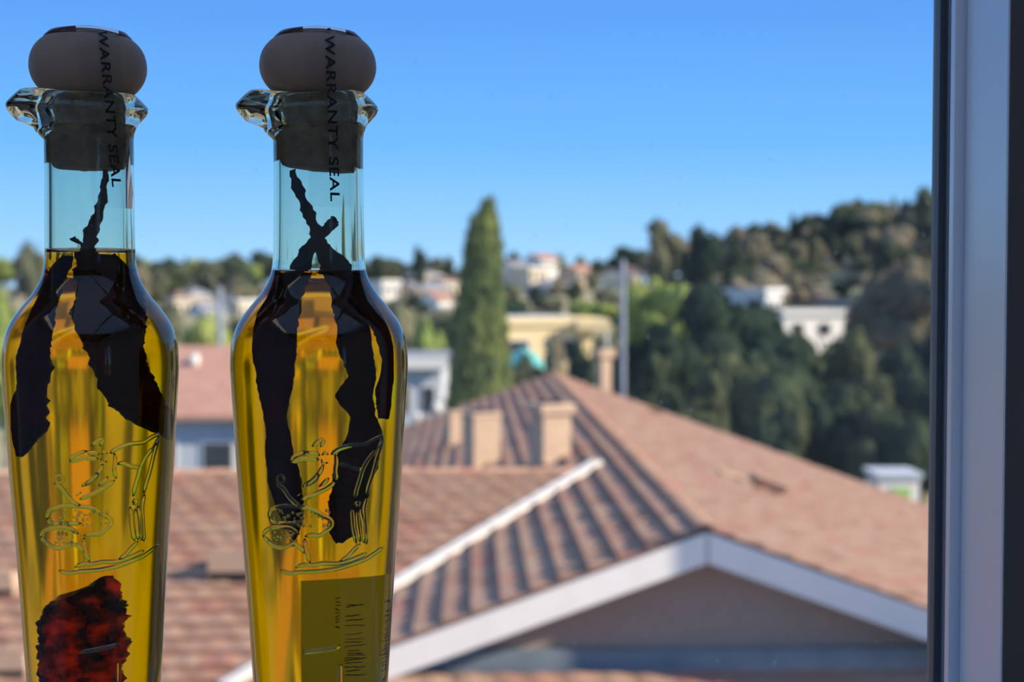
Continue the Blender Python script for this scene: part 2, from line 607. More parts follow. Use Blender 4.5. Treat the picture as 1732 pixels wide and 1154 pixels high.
wpart('top_rail', MB().box(OPX0 + .04, 0.186, 0.60, 0.640, OPZ1 - 0.04, OPZ1), M['vinyl'])
wpart('pane', MB().box(OPX0 + .035, 0.187, 0.6215, 0.6245, SILL + .008, OPZ1 - 0.035), M['pane'])

w2 = tag(empty('added_roof_light', (-.65, -1.1, CZ)), 'unseen roof light added to brighten the room', 'window', kind='structure')
for nm, bx, mt in [('pane', (SKX0 + k, SKX0 + k + 1, SKY0, SKY1, CZ + .10, CZ + .11), 'pane') for k in range(3)] + \
        [('glazing_bar', (SKX0 + k - .02, SKX0 + k + .02, SKY0, SKY1, CZ + .06, CZ + .14), 'white') for k in (1, 2)]:
    o = MB().box(*bx).build(nm, M[mt], w2)
    o.matrix_parent_inverse = Matrix.Translation(-Vector(w2.location))
w3 = tag(empty('window_3', (RX1 + .05, -1.9, ZC - .35)), 'small two-light window in the side wall of the room', 'window', kind='structure')
for nm, bx, mt in (('mullion', (RX1 + .02, RX1 + .08, -1.97, -1.83, ZC - .35, ZC + .75), 'vinyl'), ('pane', (RX1 + .047, RX1 + .053, -2.3, -1.5, ZC - .35, ZC + .75), 'pane')):
    o = MB().box(*bx).build(nm, M[mt], w3)
    o.matrix_parent_inverse = Matrix.Translation(-Vector(w3.location))

tr = struct('trim_1', MB().box(0.1902, 0.30, 0.5442, 0.5458, OPZ0, OPZ1), mat_noise('trim_shade_dark', (0.085, 0.08, 0.075), (0.10, 0.095, 0.09), 4, 0.8), label='narrow trim coloured dark as shade on the room side of the jamb', cat='trim')  # dark colour stands in for shade on the room side

# the building the room is in: storeys below, roof above
ob = empty('home_building', (0, -3, 0))
tag(ob, 'stucco building that holds the room with the window', 'building')
for nm, bx in (('lower_storey', (-3.0, 3.0, -6.0, 0.655, 0.0, FZ - .16)), ('upper_slab', (-3.0, 3.0, -6.0, 0.655, CZ + .16, CZ + .3))):
    o = (MB().box(*bx) if nm != 'upper_slab' else ring_box(*bx)).build(nm, M['tan' if nm != 'upper_slab' else 'white'], ob)
    o.matrix_parent_inverse = Matrix.Translation(-Vector(ob.location))

# unseen wing, added and shaped to throw shade on the gable
wg = empty('unseen_shade_wing', (10.8, 8.8, 0))
tag(wg, 'unseen tan stucco block with a sloping top added to shade the gable', 'building')


def child(mb, name, mat, par, smooth=False):
    o = mb.build(name, mat, par, smooth)
    o.matrix_parent_inverse = par.matrix_basis.inverted() if par.parent is None else Matrix.Identity(4)
    return o


def sub(mb, name, mat, par, smooth=False):
    """child of a part whose own frame is the world frame"""
    return mb.build(name, mat, par, smooth)


# ------------------------------------------------------------------ the tiled roof
A = at(1195, 888, 14.0)
d_ = ray(935, 628)
B = CAMP + d_ * ((A[2] - ZC) / d_[2])
R = B - A
LEN = float(np.linalg.norm(R))
R /= LEN
G = np.array([-R[1], R[0], 0.0])          # towards the low side with the cross wing
UP = np.array([0, 0, 1.0])
TL = 0.36
VL = unit(G - TL * UP)                     # down the slope, wing side
VR = unit(-G - TL * UP)                    # down the other slope
NL = unit(np.cross(VL, R)); NL *= np.sign(NL[2])
NR = unit(np.cross(VR, R)); NR *= np.sign(NR[2])
V0 = hit(1005, 790, A, NL)
V1 = hit(675, 990, A, NL)
NW = unit(np.cross(G, V1 - V0)); NW *= np.sign(NW[2])
VW = unit(np.cross(G, NW)); VW = VW if VW[2] < 0 else -VW   # down the wing slope, to the viewer

TW, TE, TA = 0.36, 0.308, 0.013


def tile_profile(nseg=8):
    pts = []
    for i in range(nseg + 1):
        s = i / nseg
        z = TA * (math.sin(math.pi * s / 0.62) if s < 0.62 else -0.25 * math.sin(math.pi * (s - 0.62) / 0.38))
        pts.append((s * TW * 1.02, z))
    return pts


def tile_shape():
    """one S-shaped clay tile in (u, v, n): v runs down the slope, the butt end stands proud"""
    P = tile_profile()
    L0, L1 = -0.05, TE * 1.02
    lift = 0.082
    v = []
    for u, z in P:
        v += [(u, L0, z), (u, L1, z + lift), (u, L1, z + lift - 0.080)]
    f = []
    for i in range(len(P) - 1):
        a, b = i * 3, i * 3 + 3
        f.append((a, a + 1, b + 1, b))
        f.append((a + 1, a + 2, b + 2, b + 1))
    f.append((0, 2, 1))
    return np.array(v), f


TILE_V, TILE_F = tile_shape()
TILE_MESH = {}


def frame_mat(U, V, N, O):
    return Matrix(((U[0], V[0], N[0], O[0]), (U[1], V[1], N[1], O[1]), (U[2], V[2], N[2], O[2]), (0, 0, 0, 1)))


def tile_slope(parent, O, U, V, N, ulen, vlen, keep=lambda u, v: True, limit=300, flip=False):
    """lays tiles over a slope; the ones that show largest become objects, the rest one mass"""
    key = 'tile_flip' if flip else 'tile'
    if key not in TILE_MESH:
        fs = [tuple(reversed(q)) for q in TILE_F] if flip else TILE_F
        TILE_MESH[key] = mesh('tile', TILE_V, fs, M['tile'], False)
    cells = []
    nu, nv = int(ulen / TW), int(vlen / TE)
    for j in range(nv):
        for i in range(nu):
            u, v = (i - 0.5 * (j % 2)) * TW, j * TE
            if u < 0 or (j % 2 == 0 and i == nu - 1 and nu * TW > ulen):
                u = max(u, 0)
            if not keep(u + TW / 2, v + TE / 2):
                continue
            p = O + U * u + V * v + N * rng.uniform(0, 0.016)
            x, y, dep = proj(p)
            inside = -40 < x < 1610 and 300 < y < 1190
            cells.append((dep if inside else dep + 1e4, p))
    cells.sort(key=lambda c: c[0])
    for dep, p in cells[:limit]:
        o = obj('tile', TILE_MESH[key], parent)
        o.matrix_local = frame_mat(U, V, N, p)
    rest = cells[limit:]
    if rest:
        base = TILE_V[:, 0:1] * U + TILE_V[:, 1:2] * V + TILE_V[:, 2:3] * N
        nvt = len(TILE_V)
        allv = np.concatenate([base + p for _, p in rest])
        fs = [tuple(reversed(q)) for q in TILE_F] if flip else TILE_F
        allf = [tuple(i + k * nvt for i in f) for k in range(len(rest)) for f in fs]
        m = mesh('tile_mass', allv, allf, M['tile_far'])
        at_ = m.attributes.new('tint', 'FLOAT', 'POINT')
        at_.data.foreach_set('value', np.repeat([rng.random() for _ in rest], nvt).astype(np.float32))
        o = obj('tile_mass', m, parent)
        tag(o, kind='stuff')


bld = empty('tiled_apartment_building', (float(A[0]), float(A[1] + 10), 0))
tag(bld, 'long gabled building with terracotta barrel tile roof and white rake boards', 'building')
BI = bld.matrix_basis.inverted()


def bpart(name, mb, mat, smooth=False):
    o = mb.build(name, mat, bld, smooth)
    o.matrix_parent_inverse = Matrix.Translation(-Vector(bld.location))
    return o


GL, GR = 6.4, 12.6                         # plan width of the two slopes
cosl = math.cos(math.atan(TL))
vl, vr = GL / cosl, GR / cosl
DK = 0.07


def deck(name, O, U, V, N, u, v, t=0.10):
    return bpart(name, MB().obox(O - N * (DK + t), U * u, V * v, N * t), M['deck'])


dl = deck('roof_slope', A, R, VL, NL, LEN, vl)
tag(dl, label='tiled slope with deep stripes of shade between courses')
OL = A - NL * 0.07


def keep_left(u, v):
    # hidden under the cross wing: leave those out
    p = A + R * u + VL * v
    below = np.dot(p - V0, NW)
    return not (below < -0.18 and np.dot(p - V0, R) < 0.0 and np.dot(p - V0, G) > -0.1 and np.dot(p - V0, VW) < 9)


tile_slope(dl, OL, R, VL, NL, LEN, vl, keep_left)
dr = deck('roof_slope', A, R, VR, NR, LEN, vr)
tag(dr, label='sunlit tiled slope without chimneys')
tile_slope(dr, A - NR * 0.07, R, VR, NR, LEN, vr, flip=True)
# cross wing: ridge runs from V0 along G
WL = 12.0
OW0 = V0 - G * 0.6
vw = 8.3
dw = deck('roof_slope', OW0, G, VW, NW, WL, vw)
tag(dw, label='sunlit tiled slope of the cross wing with horizontal courses')


def keep_wing(u, v):
    p = OW0 + G * u + VW * v
    return np.dot(p - A, NL) > -0.16


tile_slope(dw, OW0 - NW * 0.07, G, VW, NW, WL, vw, keep_wing, flip=True)
VB = unit(R * math.hypot(VW[0], VW[1]) + UP * VW[2])
NB = unit(np.cross(G, VB)); NB *= np.sign(NB[2])
db = deck('roof_slope', OW0, G, VB, NB, WL, 3.0)
tag(db, label='rear slope of the cross wing turned from view')

# ridge caps
capm = MB()
cp = []
for k in range(7):
    a = math.pi * k / 6
    cp.append((0.115 * math.cos(a), 0.055 * math.sin(a)))
cv = []
for (c, s), (c2, s2) in zip(cp, cp):
    cv += [(-0.03, c * 0.92, s * 0.9), (0.36, c * 1.05, s * 1.06), (0.36, c * 0.9, s * 0.8)]
cf = []
for i in range(6):
    a, b = 3 * i, 3 * i + 3
    cf += [(a, b, b + 1, a + 1), (a + 1, b + 1, b + 2, a + 2)]
CAP = mesh('ridge_tile', cv, cf, M['tile'], True)


def caps(parent, O, U, length, step=0.33):
    W = np.cross(UP, U)
    for k in range(int(length / step)):
        o = obj('ridge_tile', CAP, parent)
        o.matrix_local = frame_mat(-U, -W, UP, O + U * (step * (k + 1)) - UP * 0.062)


caps(dl, A + UP * 0.02, R, LEN)
caps(dw, V0 + UP * 0.0, G, WL - 0.8)

# rake boards (fascia) on the near gable, gable wall, gutter and pent roof
FH = 0.30
for V, W in ((VL, vl), (VR, vr)):
    n = unit(np.cross(V, R)); n *= np.sign(n[2])
    w = 5.1 if V is VL else W
    mb = MB()
    O = A - n * 0.065 - R * 0.03
    down = -UP * FH
    # board following the rake, plumb cut at the apex
    mb.obox(O, V * w, -R * 0.045, down)
    o = bpart('rake_board', mb, M['fascia'])
    tag(o, label='white painted rake board')
    # timber strip under the tile ends
    bpart('tile_batten', MB().obox(A - n * 0.062 - R * 0.05, V * w, R * 0.06, n * 0.03), M['deck'])
GW = A + R * 0.42
wv = []
hl, hr = 4.8, 9.5
base_z = 0.0
for off in (0.0, 0.25):
    o_ = GW + R * off
    wv += [o_ - UP * 0.20, o_ + G * hl - UP * (0.20 + TL * hl), o_ + G * hl * 1.0 - UP * (o_[2] - base_z),
           o_ - G * hr - UP * (o_[2] - base_z), o_ - G * hr - UP * (0.20 + TL * hr)]
wfs = [(0, 1, 2, 3, 4), (9, 8, 7, 6, 5)] + [(i, 5 + i, 5 + (i + 1) % 5, (i + 1) % 5) for i in range(5)]
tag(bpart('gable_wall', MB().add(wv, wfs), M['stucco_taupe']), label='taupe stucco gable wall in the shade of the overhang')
gz = at(1200, 1100, 14.3)[2]
gb = GW - R * 0.10
o = bpart('gutter_board', MB().obox(gb + G * 3.6 - UP * (gb[2] - gz), -G * 12.0, R * 0.11, -UP * 0.22), M['gutter_blue'])
# pent roof in front of the gable wall, just below the gutter board
pz = at(1200, 1141, 13.85)[2]
PO = np.array([*(GW - R * 0.38 + G * 3.2)[:2], pz])
VP = unit(-R - 0.30 * UP)
NP = unit(np.cross(G, VP)); NP *= np.sign(NP[2])
dp = deck('pent_roof', PO, -G, VP, NP, 11.0, 2.2)
tag(dp, label='low tiled pent roof under the gable wall')
tile_slope(dp, PO - NP * 0.07, -G, VP, NP, 11.0, 2.2, limit=120)
# valley flashing between the wing slope and the main slope
vd = unit(V1 - V0)
vend = V0 + vd * 7.4
nav = unit(NL + NW)
side = unit(np.cross(vd, nav))
mb = MB()
prof = [(-0.10, 0.075), (-0.05, 0.085), (0, 0.07), (0.05, 0.085), (0.10, 0.075), (0.10, 0.02), (-0.10, 0.02)]
vv = []
for q in (V0 - vd * 0.08, vend):
    vv += [q + side * s + nav * h for s, h in prof]
ff = [(i, (i + 1) % 7, 7 + (i + 1) % 7, 7 + i) for i in range(7)] + [tuple(range(7))[::-1], tuple(range(7, 14))]
tag(bpart('valley_flashing', MB().add(vv, ff), M['flashing']), label='bright metal valley flashing')
# walls below the slopes so that the building stands on the ground
ez = A[2] - TL * GL - 0.3
bpart('side_wall', MB().obox(np.array([*(A + R * 0.9 + G * (GL - 0.5))[:2], 0.0]), -G * 0.25, R * (LEN - 1.4), UP * ez), M['stucco_taupe'])
ez2 = A[2] - TL * GR - 0.3
if ez2 > 0.5:
    bpart('side_wall', MB().obox(np.array([*(A + R * 0.9 - G * (GR - 0.5))[:2], 0.0]), G * 0.25, R * (LEN - 1.4), UP * ez2), M['stucco_taupe'])
wz = V0[2] + VW[2] * vw - 0.3
wo = OW0 + VW * (vw - 0.5)
bpart('wing_wall', MB().obox(np.array([wo[0] + G[0] * 3.2, wo[1] + G[1] * 3.2, 0]), G * (WL - 3.4), R * 0.25, UP * wz), M['stucco_taupe'])


def chimney(px, py, N, w, d, h, cap_h=0.16, cap_o=0.06):
    p = hit(px, py, A, N)
    c20, s20 = math.cos(math.radians(24)), math.sin(math.radians(24))
    Rc = R * c20 + G * s20
    Gc = G * c20 - R * s20
    mb = MB().obox(p - Rc * (d / 2) + Gc * (w / 2) - UP * 0.35, -Gc * w, Rc * d, UP * (h + 0.35 - cap_h))
    c = bpart('chimney', mb, M['chimney'])
    bevel(c, 0.02)
    q = p + UP * (h - cap_h)
    w2, d2 = w + 2 * cap_o, d + 2 * cap_o
    cc = MB().obox(q - Rc * (d2 / 2) + Gc * (w2 / 2), -Gc * w2, Rc * d2, UP * cap_h).build('chimney_cap', M['chimney'], c)
    bevel(cc, 0.02)
    MB().obox(q + UP * cap_h - Rc * (d / 3) + Gc * (w / 3), -Gc * (w * .66), Rc * (d * .66), UP * 0.03).build('flue', M['black'], c)
    return c


tag(chimney(930, 779, NL, 0.50, 0.50, 0.92), label='tan stucco chimney with a square cap')
tag(chimney(814, 787, NL, 0.52, 0.50, 0.95, 0.10, 0.02), label='tan stucco chimney with a thin cap')
tag(chimney(766, 752, NL, 0.27, 0.30, 0.74, 0.08, 0.02), label='narrow tan chimney')
tag(chimney(1021, 656, NR, 0.34, 0.34, 1.15, 0.25, 0.10), label='tall slim chimney by the far rake')
for px, py, r in ((738, 706, 0.12), (706, 722, 0.09)):
    p = hit(px, py, A, NL)
    v = bpart('vent_pipe', MB().lathe([(r * .5, -0.15), (r * .5, 0.18), (r, 0.19), (r, 0.34), (r * .7, 0.38)], 14, True, p), M['white'], True)


def roof_vent(px, py, O, U, V, N, w, l, h):
    """low hooded vent: sloping hood, mouth on the downhill side blacked in as shade"""
    p = hit(px, py, O, N)
    a, b = p - U * (w / 2), p + U * (w / 2)
    n = N * (h + 0.06)
    v = [a - V * l, b - V * l, a + n, b + n, a, b, a - N * .02 + V * 0.0, b - N * .02]
    m = MB().add([a - V * l, b - V * l, b + n, a + n, a + n - N * 0.04, b + n - N * 0.04, a - N * 0.02, b - N * 0.02],
                 [(0, 1, 2, 3), (3, 2, 5, 4), (0, 3, 4, 6), (1, 7, 5, 2)])
    o = bpart('roof_vent', m, M['chimney'])
    MB().obox(a - V * 0.05 - N * 0.02, b - a, V * 0.02, N * (h * .40 + .02)).build('mouth_shade', M['black'], o)  # black plate stands in for the shade under the hood
    MB().obox(a - V * 0.02 + N * (h * .36), b - a, V * 0.025, N * (h * .64 + .03)).build('vent_front', M['chimney'], o)
    return o


roof_vent(412, 984, V0, G, VW, NW, 0.82, 0.75, 0.34)
roof_vent(-22, 1010, V0, G, VW, NW, 0.60, 0.60, 0.26)
roof_vent(8, 1146, V0, G, VW, NW, 0.42, 0.5, 0.22)


def low_vent(px, py, w, h, d):
    """low turtle vent with a louvred mouth and a metal apron up the slope"""
    p = hit(px, py, A, NR) + NR * 0.02
    o = bpart('roof_vent', MB().obox(p, VR * w, R * d, NR * h), M['tile'])
    MB().obox(p - R * 0.012 + VR * 0.02 + NR * 0.02, VR * (w - .04), R * 0.012, NR * (h - .03)).build('louvre', M['deck'], o)
    bpart('vent_apron', MB().obox(p - VR * (w * 1.1), VR * (w * 1.05), R * d * .8, NR * 0.03), M['chimney'])


low_vent(1275, 822, 0.52, 0.15, 0.5)
low_vent(1098, 695, 0.40, 0.08, 0.5)

# the added shading wing outside the frame, its edges cut for the shadow
WC = A + SUN * 8.6 - UP * 0.02
wx0, wx1, wy0, wy1 = float(WC[0]) - .57, float(WC[0]) + 7.0, float(WC[1]) - 1.6, float(WC[1])
zt0 = float(WC[2]) + .57 * TL
zt1 = zt0 - TL * (wx1 - wx0)
for nm, z0a, z0b, dz, m in (('wall_block', 0, 0, None, 'tan'), ('shed_roof', zt0 - .25, zt1 - .25, .25, 'white')):
    top = (zt0 - .25, zt1 - .25) if dz is None else (zt0, zt1)
    wq = wx0 - (wy0 - wy1) * -SUN[0] / SUN[1] * 1.1
    tq = top[0] - TL * (wq - wx0)
    vv = [(wq, wy0, z0a), (wx1, wy0, z0b), (wx1, wy1, z0b), (wx0, wy1, z0a), (wq, wy0, tq), (wx1, wy0, top[1]), (wx1, wy1, top[1]), (wx0, wy1, top[0])]
    o = MB().add(vv, [(0, 3, 2, 1), (4, 5, 6, 7), (0, 1, 5, 4), (1, 2, 6, 5), (2, 3, 7, 6), (3, 0, 4, 7)]).build(nm, M[m], wg)
    o.matrix_parent_inverse = Matrix.Translation(-Vector(wg.location))
for k in range(3):
    o = MB().box(wx0 + 1.2, wx0 + 2.4, wy1, wy1 + .03, 1.2 + 2.6 * k, 2.5 + 2.6 * k).build('window', M['pane_dark'], wg)
    o.matrix_parent_inverse = Matrix.Translation(-Vector(wg.location))
# unseen pale slab, added to bounce warm light onto the gable
tag(MB().box(-30, 30, -14, 13.2, -0.2, 0.05).build('bounce_paving', mat_noise('pale_bounce_concrete', (0.46, 0.42, 0.37), (0.54, 0.50, 0.44), 1.2, 0.9)),
    'unseen pale paving added to bounce light onto the gable', 'paving', kind='structure')


# ------------------------------------------------------------------ neighbouring houses
def house(name, label, cx, cy, w, d, z0, z1, wall, roof, style='gable', rise=1.4, over=0.4, rz=0.0, windows=3, group=None, door=True, wrow=None, edge='white'):
    """house in its own frame: x along the face turned to the viewer"""
    e = empty(name, (cx, cy, z0), rz)
    tag(e, label, 'house', group)
    h = z1 - z0
    MB().box(-w / 2, w / 2, -d / 2, d / 2, -1.5, h).build('wall', M[wall], e)
    ox = over
    if style == 'gable':
        t = 0.14
        mb = MB()
        for s in (-1, 1):
            vv = [(-w / 2 - ox, s * (d / 2 + ox), h - rise * ox / (d / 2)), (w / 2 + ox, s * (d / 2 + ox), h - rise * ox / (d / 2)),
                  (w / 2 + ox, 0, h + rise), (-w / 2 - ox, 0, h + rise)]
            up = [(x, y, z + t) for x, y, z in vv]
            mb.add(vv + up, [(0, 1, 2, 3), (7, 6, 5, 4), (0, 4, 5, 1), (1, 5, 6, 2), (3, 2, 6, 7), (0, 3, 7, 4)])
        mb.build('roof', M[roof], e)
        MB().add([(-w / 2, -d / 2, h), (-w / 2, d / 2, h), (-w / 2, 0, h + rise), (w / 2, -d / 2, h), (w / 2, d / 2, h), (w / 2, 0, h + rise)],
                 [(0, 2, 1), (3, 4, 5), (0, 3, 5, 2), (1, 2, 5, 4)]).build('gable', M[wall], e)
    elif style == 'hip':
        rr = max(w - d, 0.6) / 2
        v = [(-w / 2 - ox, -d / 2 - ox, h), (w / 2 + ox, -d / 2 - ox, h), (w / 2 + ox, d / 2 + ox, h), (-w / 2 - ox, d / 2 + ox, h),
             (-rr, 0, h + rise), (rr, 0, h + rise)]
        MB().add(v, [(0, 1, 5, 4), (1, 2, 5), (2, 3, 4, 5), (3, 0, 4), (3, 2, 1, 0)]).build('roof', M[roof], e)
        MB().box(-w / 2 - ox, w / 2 + ox, -d / 2 - ox - .1, -d / 2 - ox, h - .22, h + .02).build('gutter', M['white'], e)
    else:
        MB().box(-w / 2 - ox, w / 2 + ox, -d / 2 - ox, d / 2 + ox, h, h + 0.35).build('roof', M[roof], e)
        MB().box(-w / 2 - ox - .05, w / 2 + ox + .05, -d / 2 - ox - .06, -d / 2 - ox, h - 0.12, h + 0.40).build('fascia', M[edge], e)
    zs = wrow or [max(0.9, h - 2.2)]
    for z in zs:
        for i in range(windows):
            x = -w / 2 + w * (i + 0.5) / windows
            ww = min(1.3, w / windows * .5)
            f = MB().box(x - ww / 2 - .07, x + ww / 2 + .07, -d / 2 - .05, -d / 2, z - .07, z + 1.27).build('window', M['white'], e)
            MB().box(x - ww / 2, x + ww / 2, -d / 2 - .065, -d / 2 - .03, z, z + 1.2).build('pane', M['pane_dark'], f)
    return e


def px_house(name, label, x0, x1, ytop, D, d, wall, roof, style, rise=1.2, hmin=3.2, rz=0.0, over=0.35, windows=3, group=None, zbase=None, edge='white'):
    p0, p1 = at(x0, ytop, D), at(x1, ytop, D)
    w = (p1[0] - p0[0])
    cx = (p0[0] + p1[0]) / 2
    cy_ = D + d / 2
    ztop = p0[2] - (rise if style != 'flat' else 0.35)
    g = float(terrain(cx, cy_)) if zbase is None else zbase
    z0 = min(g, ztop - hmin)
    return house(name, label, cx, cy_, w - 2 * over, d, z0, ztop, wall, roof, style, rise, over, rz, windows, group, edge=edge)


# house behind the cross wing, seen between the bottles
px_house('neighbour_house', 'pale blue house with red shingle gable roof between the bottles', 195, 540, 600, 44.0, 7.0,
         'pale_blue', 'roof_red', 'gable', rise=1.75, over=0.5, windows=3)
v = MB().lathe([(0.14, -.4), (0.14, 0.35), (0.17, 0.37), (0.17, 0.62), (0.10, 0.66)], 12, True, at(329, 634, 46.3)).build('roof_flue', M['white'], None, True)
tag(v, 'short white metal flue on the red shingle roof', 'flue')
px_house('neighbour_house', 'grey blue flat-roofed house with wide white fascia beside the tall cypress', 600, 764, 606, 66.0, 8.0,
         'pale_blue', 'roof_grey', 'flat', over=0.5, windows=3)
yh = px_house('yellow_house', 'yellow stucco house with flat pale roof and long overhang behind the cypress', 800, 981, 538, 84.0, 9.0,
              'yellow', 'white', 'flat', over=0.12, windows=2, edge='yellow', rz=0.22)
ov0, ov1 = at(975, 541, 84.0), at(1031, 557, 84.0)
o = MB().box(ov0[0], ov1[0], 83.4, 91.0, ov1[2], ov0[2]).build('carport_roof', M['yellow'], yh)
o.matrix_parent_inverse = yh.matrix_basis.inverted()
o = MB().box(at(1024, 600, 84)[0], at(1029, 600, 84)[0], 83.6, 83.8, 0, ov1[2]).build('carport_post', M['white'], yh)
o.matrix_parent_inverse = yh.matrix_basis.inverted()
# teal parasol by the yellow house
tp = at(886, 588, 78.0)
e = empty('parasol', (float(tp[0]), 78.0, float(terrain(tp[0], 78))))
tag(e, 'teal canvas parasol in front of the yellow house', 'parasol')
hz = float(tp[2] - e.location[2])
MB().lathe([(1.15, hz - 1.15), (1.1, hz - 0.9), (0.6, hz - 0.3), (0.05, hz)], 10, True).build('canopy', M['teal'], e)
MB().lathe([(0.04, 0), (0.04, hz - 0.1)], 8).build('pole', M['white'], e)
MB().lathe([(0.35, 0), (0.35, 0.08), (0.1, 0.12)], 12).build('base', M['grey'], e)
# pale shed beyond the sunlit slope
sp = at(1521, 801, 45.0)
e = empty('garden_shed', (float(sp[0]), 45.8, 0))
tag(e, 'small pale blue shed with lime green door past the sunlit slope', 'shed')
sz = float(sp[2])
MB().box(-0.65, 0.65, -0.8, 0.8, 0, sz - 0.15).build('wall', M['white'], e)
MB().box(-0.75, 0.75, -0.9, 0.9, sz - 0.15, sz).build('roof', M['pale_blue'], e)
MB().box(-0.25, 0.35, -0.84, -0.8, 0.2, sz - 0.45).build('door', M['green_paint'], e)

# white hillside house group at the wooded slope, and the rest of the hillside houses
GH = 'houses on the wooded hillside'
hl_ = [
    # x0, x1, ytop, D, depth, wall, roof, style, label
    (1262, 1306, 488, 150, 7, 'white', 'white', 'flat', 'small bright white cube house above the long white house'),
    (1300, 1456, 524, 140, 9, 'white', 'grey', 'flat', 'long low white house with flat roof among dark trees'),
    (848, 884, 441, 300, 9, 'white', 'roof_grey', 'gable', 'white house with grey gable roof high on the hillside'),
    (872, 912, 452, 285, 10, 'cream', 'cream', 'flat', 'cream flat-roofed house high on the hillside'),
    (898, 934, 429, 330, 8, 'white', 'roof_red', 'gable', 'white house with red gable roof on the skyline'),
    (1034, 1056, 455, 290, 8, 'cream', 'roof_brown', 'gable', 'cream house with brown gable roof beside the utility pole'),
    (1052, 1078, 452, 306, 8, 'yellow', 'roof_brown', 'gable', 'yellow house with brown gable roof beside the utility pole'),
    (902, 960, 472, 250, 9, 'grey', 'roof_grey', 'hip', 'grey hillside house with grey hip roof'),
    (690, 735, 455, 300, 9, 'tan', 'roof_grey', 'hip', 'tan hillside house with grey hip roof'),
    (680, 748, 478, 260, 9, 'tan', 'roof_grey', 'gable', 'tan house with wide grey gable roof near the cypress'),
    (722, 772, 466, 270, 9, 'cream', 'roof_brown', 'hip', 'cream hillside house with brown hip roof'),
    (716, 748, 493, 220, 8, 'white', 'roof_red', 'gable', 'white house with red gable roof near the cypress'),
    (625, 662, 474, 260, 8, 'white', 'white', 'flat', 'white flat-roofed house beside the oil bottle'),
    (318, 362, 512, 200, 8, 'white', 'roof_grey', 'gable', 'white house with grey gable roof seen between the bottles'),
    (378, 420, 507, 210, 8, 'cream', 'white', 'flat', 'cream flat-roofed house seen between the bottles'),
    (300, 345, 487, 250, 8, 'tan', 'roof_grey', 'hip', 'tan house with grey hip roof seen between the bottles'),
    (272, 312, 492, 240, 8, 'cream', 'roof_brown', 'hip', 'cream house with brown hip roof seen between the bottles'),
    (10, 40, 480, 260, 8, 'tan', 'roof_brown', 'hip', 'tan house with brown hip roof by the bottle edge'),
    (958, 1000, 448, 310, 8, 'tan', 'roof_red', 'gable', 'tan house with red gable roof high on the hillside'),
    (1150, 1186, 462, 270, 8, 'tan', 'roof_brown', 'hip', 'tan house with brown hip roof under the eucalyptus'),
    (1366, 1420, 494, 190, 8, 'tan', 'roof_brown', 'hip', 'tan house with brown hip roof above the long white house'),
    (1400, 1440, 440, 260, 8, 'cream', 'roof_brown', 'hip', 'cream house with brown hip roof deep in the wood'),
    (790, 830, 446, 310, 8, 'cream', 'roof_grey', 'gable', 'cream house with grey gable roof hidden by the cypress'),
    (560, 610, 462, 290, 8, 'tan', 'roof_brown', 'gable', 'tan house with brown gable roof behind the bottle neck'),
    (440, 480, 480, 270, 8, 'cream', 'roof_red', 'hip', 'cream house with red hip roof behind the bottle neck'),
    (120, 170, 474, 280, 8, 'white', 'roof_brown', 'gable', 'white house with brown gable roof behind the bottle neck'),
]
houses_px = []
for x0, x1, yt, D, d, wa, ro, st, lb in hl_:
    px_house('hillside_house', lb, x0, x1, yt, D, d, wa, ro, st, rise=1.3, hmin=4.0, over=0.3, windows=3, group=GH, rz=0.5 if D > 145 else 0.22)
    sz_ = 4.5 / D * F
    houses_px.append((x0, x1, yt, yt + sz_, D))


# ------------------------------------------------------------------ trees
def blob_points(n, blobs, r_):
    out = []
    wts = [b[3] * b[4] for b in blobs]
    for _ in range(n):
        b = r_.choices(blobs, wts)[0]
        u = r_.uniform(-1, 1)
        a = r_.uniform(0, 2 * math.pi)
        s = math.sqrt(1 - u * u)
        k = r_.uniform(0.72, 1.03)
        nrm = (s * math.cos(a), s * math.sin(a), u)
        out.append(((b[0] + nrm[0] * b[3] * k, b[1] + nrm[1] * b[3] * k, b[2] + nrm[2] * b[4] * k), nrm))
    return out


def leaf_cards(pts, size, r_, up=0.0, aspect=1.0):
    v, f = [], []
    for p, nrm in pts:
        n_ = unit(np.array(nrm) + np.array([r_.gauss(0, .3) for _ in range(3)]))
        t = unit(np.cross(n_, np.array([r_.gauss(0, 1), r_.gauss(0, 1), r_.gauss(0, 1) + 1e-3])))
        if up:
            t = unit(t * (1 - up) + UP * up)
            n_ = unit(n_ - t * np.dot(n_, t))
        b = np.cross(n_, t)
        s = size * r_.uniform(.6, 1.3)
        k = len(v)
        p = np.array(p)
        v += [p - t * s * aspect, p + b * s * .55, p + t * s * aspect, p - b * s * .55]
        f.append((k, k + 1, k + 2, k + 3))
    return v, f


def core_blobs(blobs, r_, k=0.80):
    """solid inner masses so that a crown is not see-through"""
    bm = bmesh.new()
    for b in blobs:
        res = bmesh.ops.create_icosphere(bm, subdivisions=2, radius=1.0)
        for vt in res['verts']:
            q = vt.co * (1 + 0.18 * mnoise.noise(vt.co * 2.2 + Vector((b[0], b[1], b[2]))))
            vt.co = Vector((b[0] + q.x * b[3] * k, b[1] + q.y * b[3] * k, b[2] + q.z * b[4] * k))
    v = [tuple(x.co) for x in bm.verts]
    f = [tuple(x.index for x in fc.verts) for fc in bm.faces]
    bm.verts.index_update()
    f = [tuple(x.index for x in fc.verts) for fc in bm.faces]
    bm.free()
    return v, f


def make_crown(name, blobs, n, size, mat, seed, up=0.0, aspect=1.0, k=0.8):
    r_ = random.Random(seed)
    mb = MB()
    mb.add(*core_blobs(blobs, r_, k))
    mb.add(*leaf_cards(blob_points(n, blobs, r_), size, r_, up, aspect))
    return mb.data(name, mat)


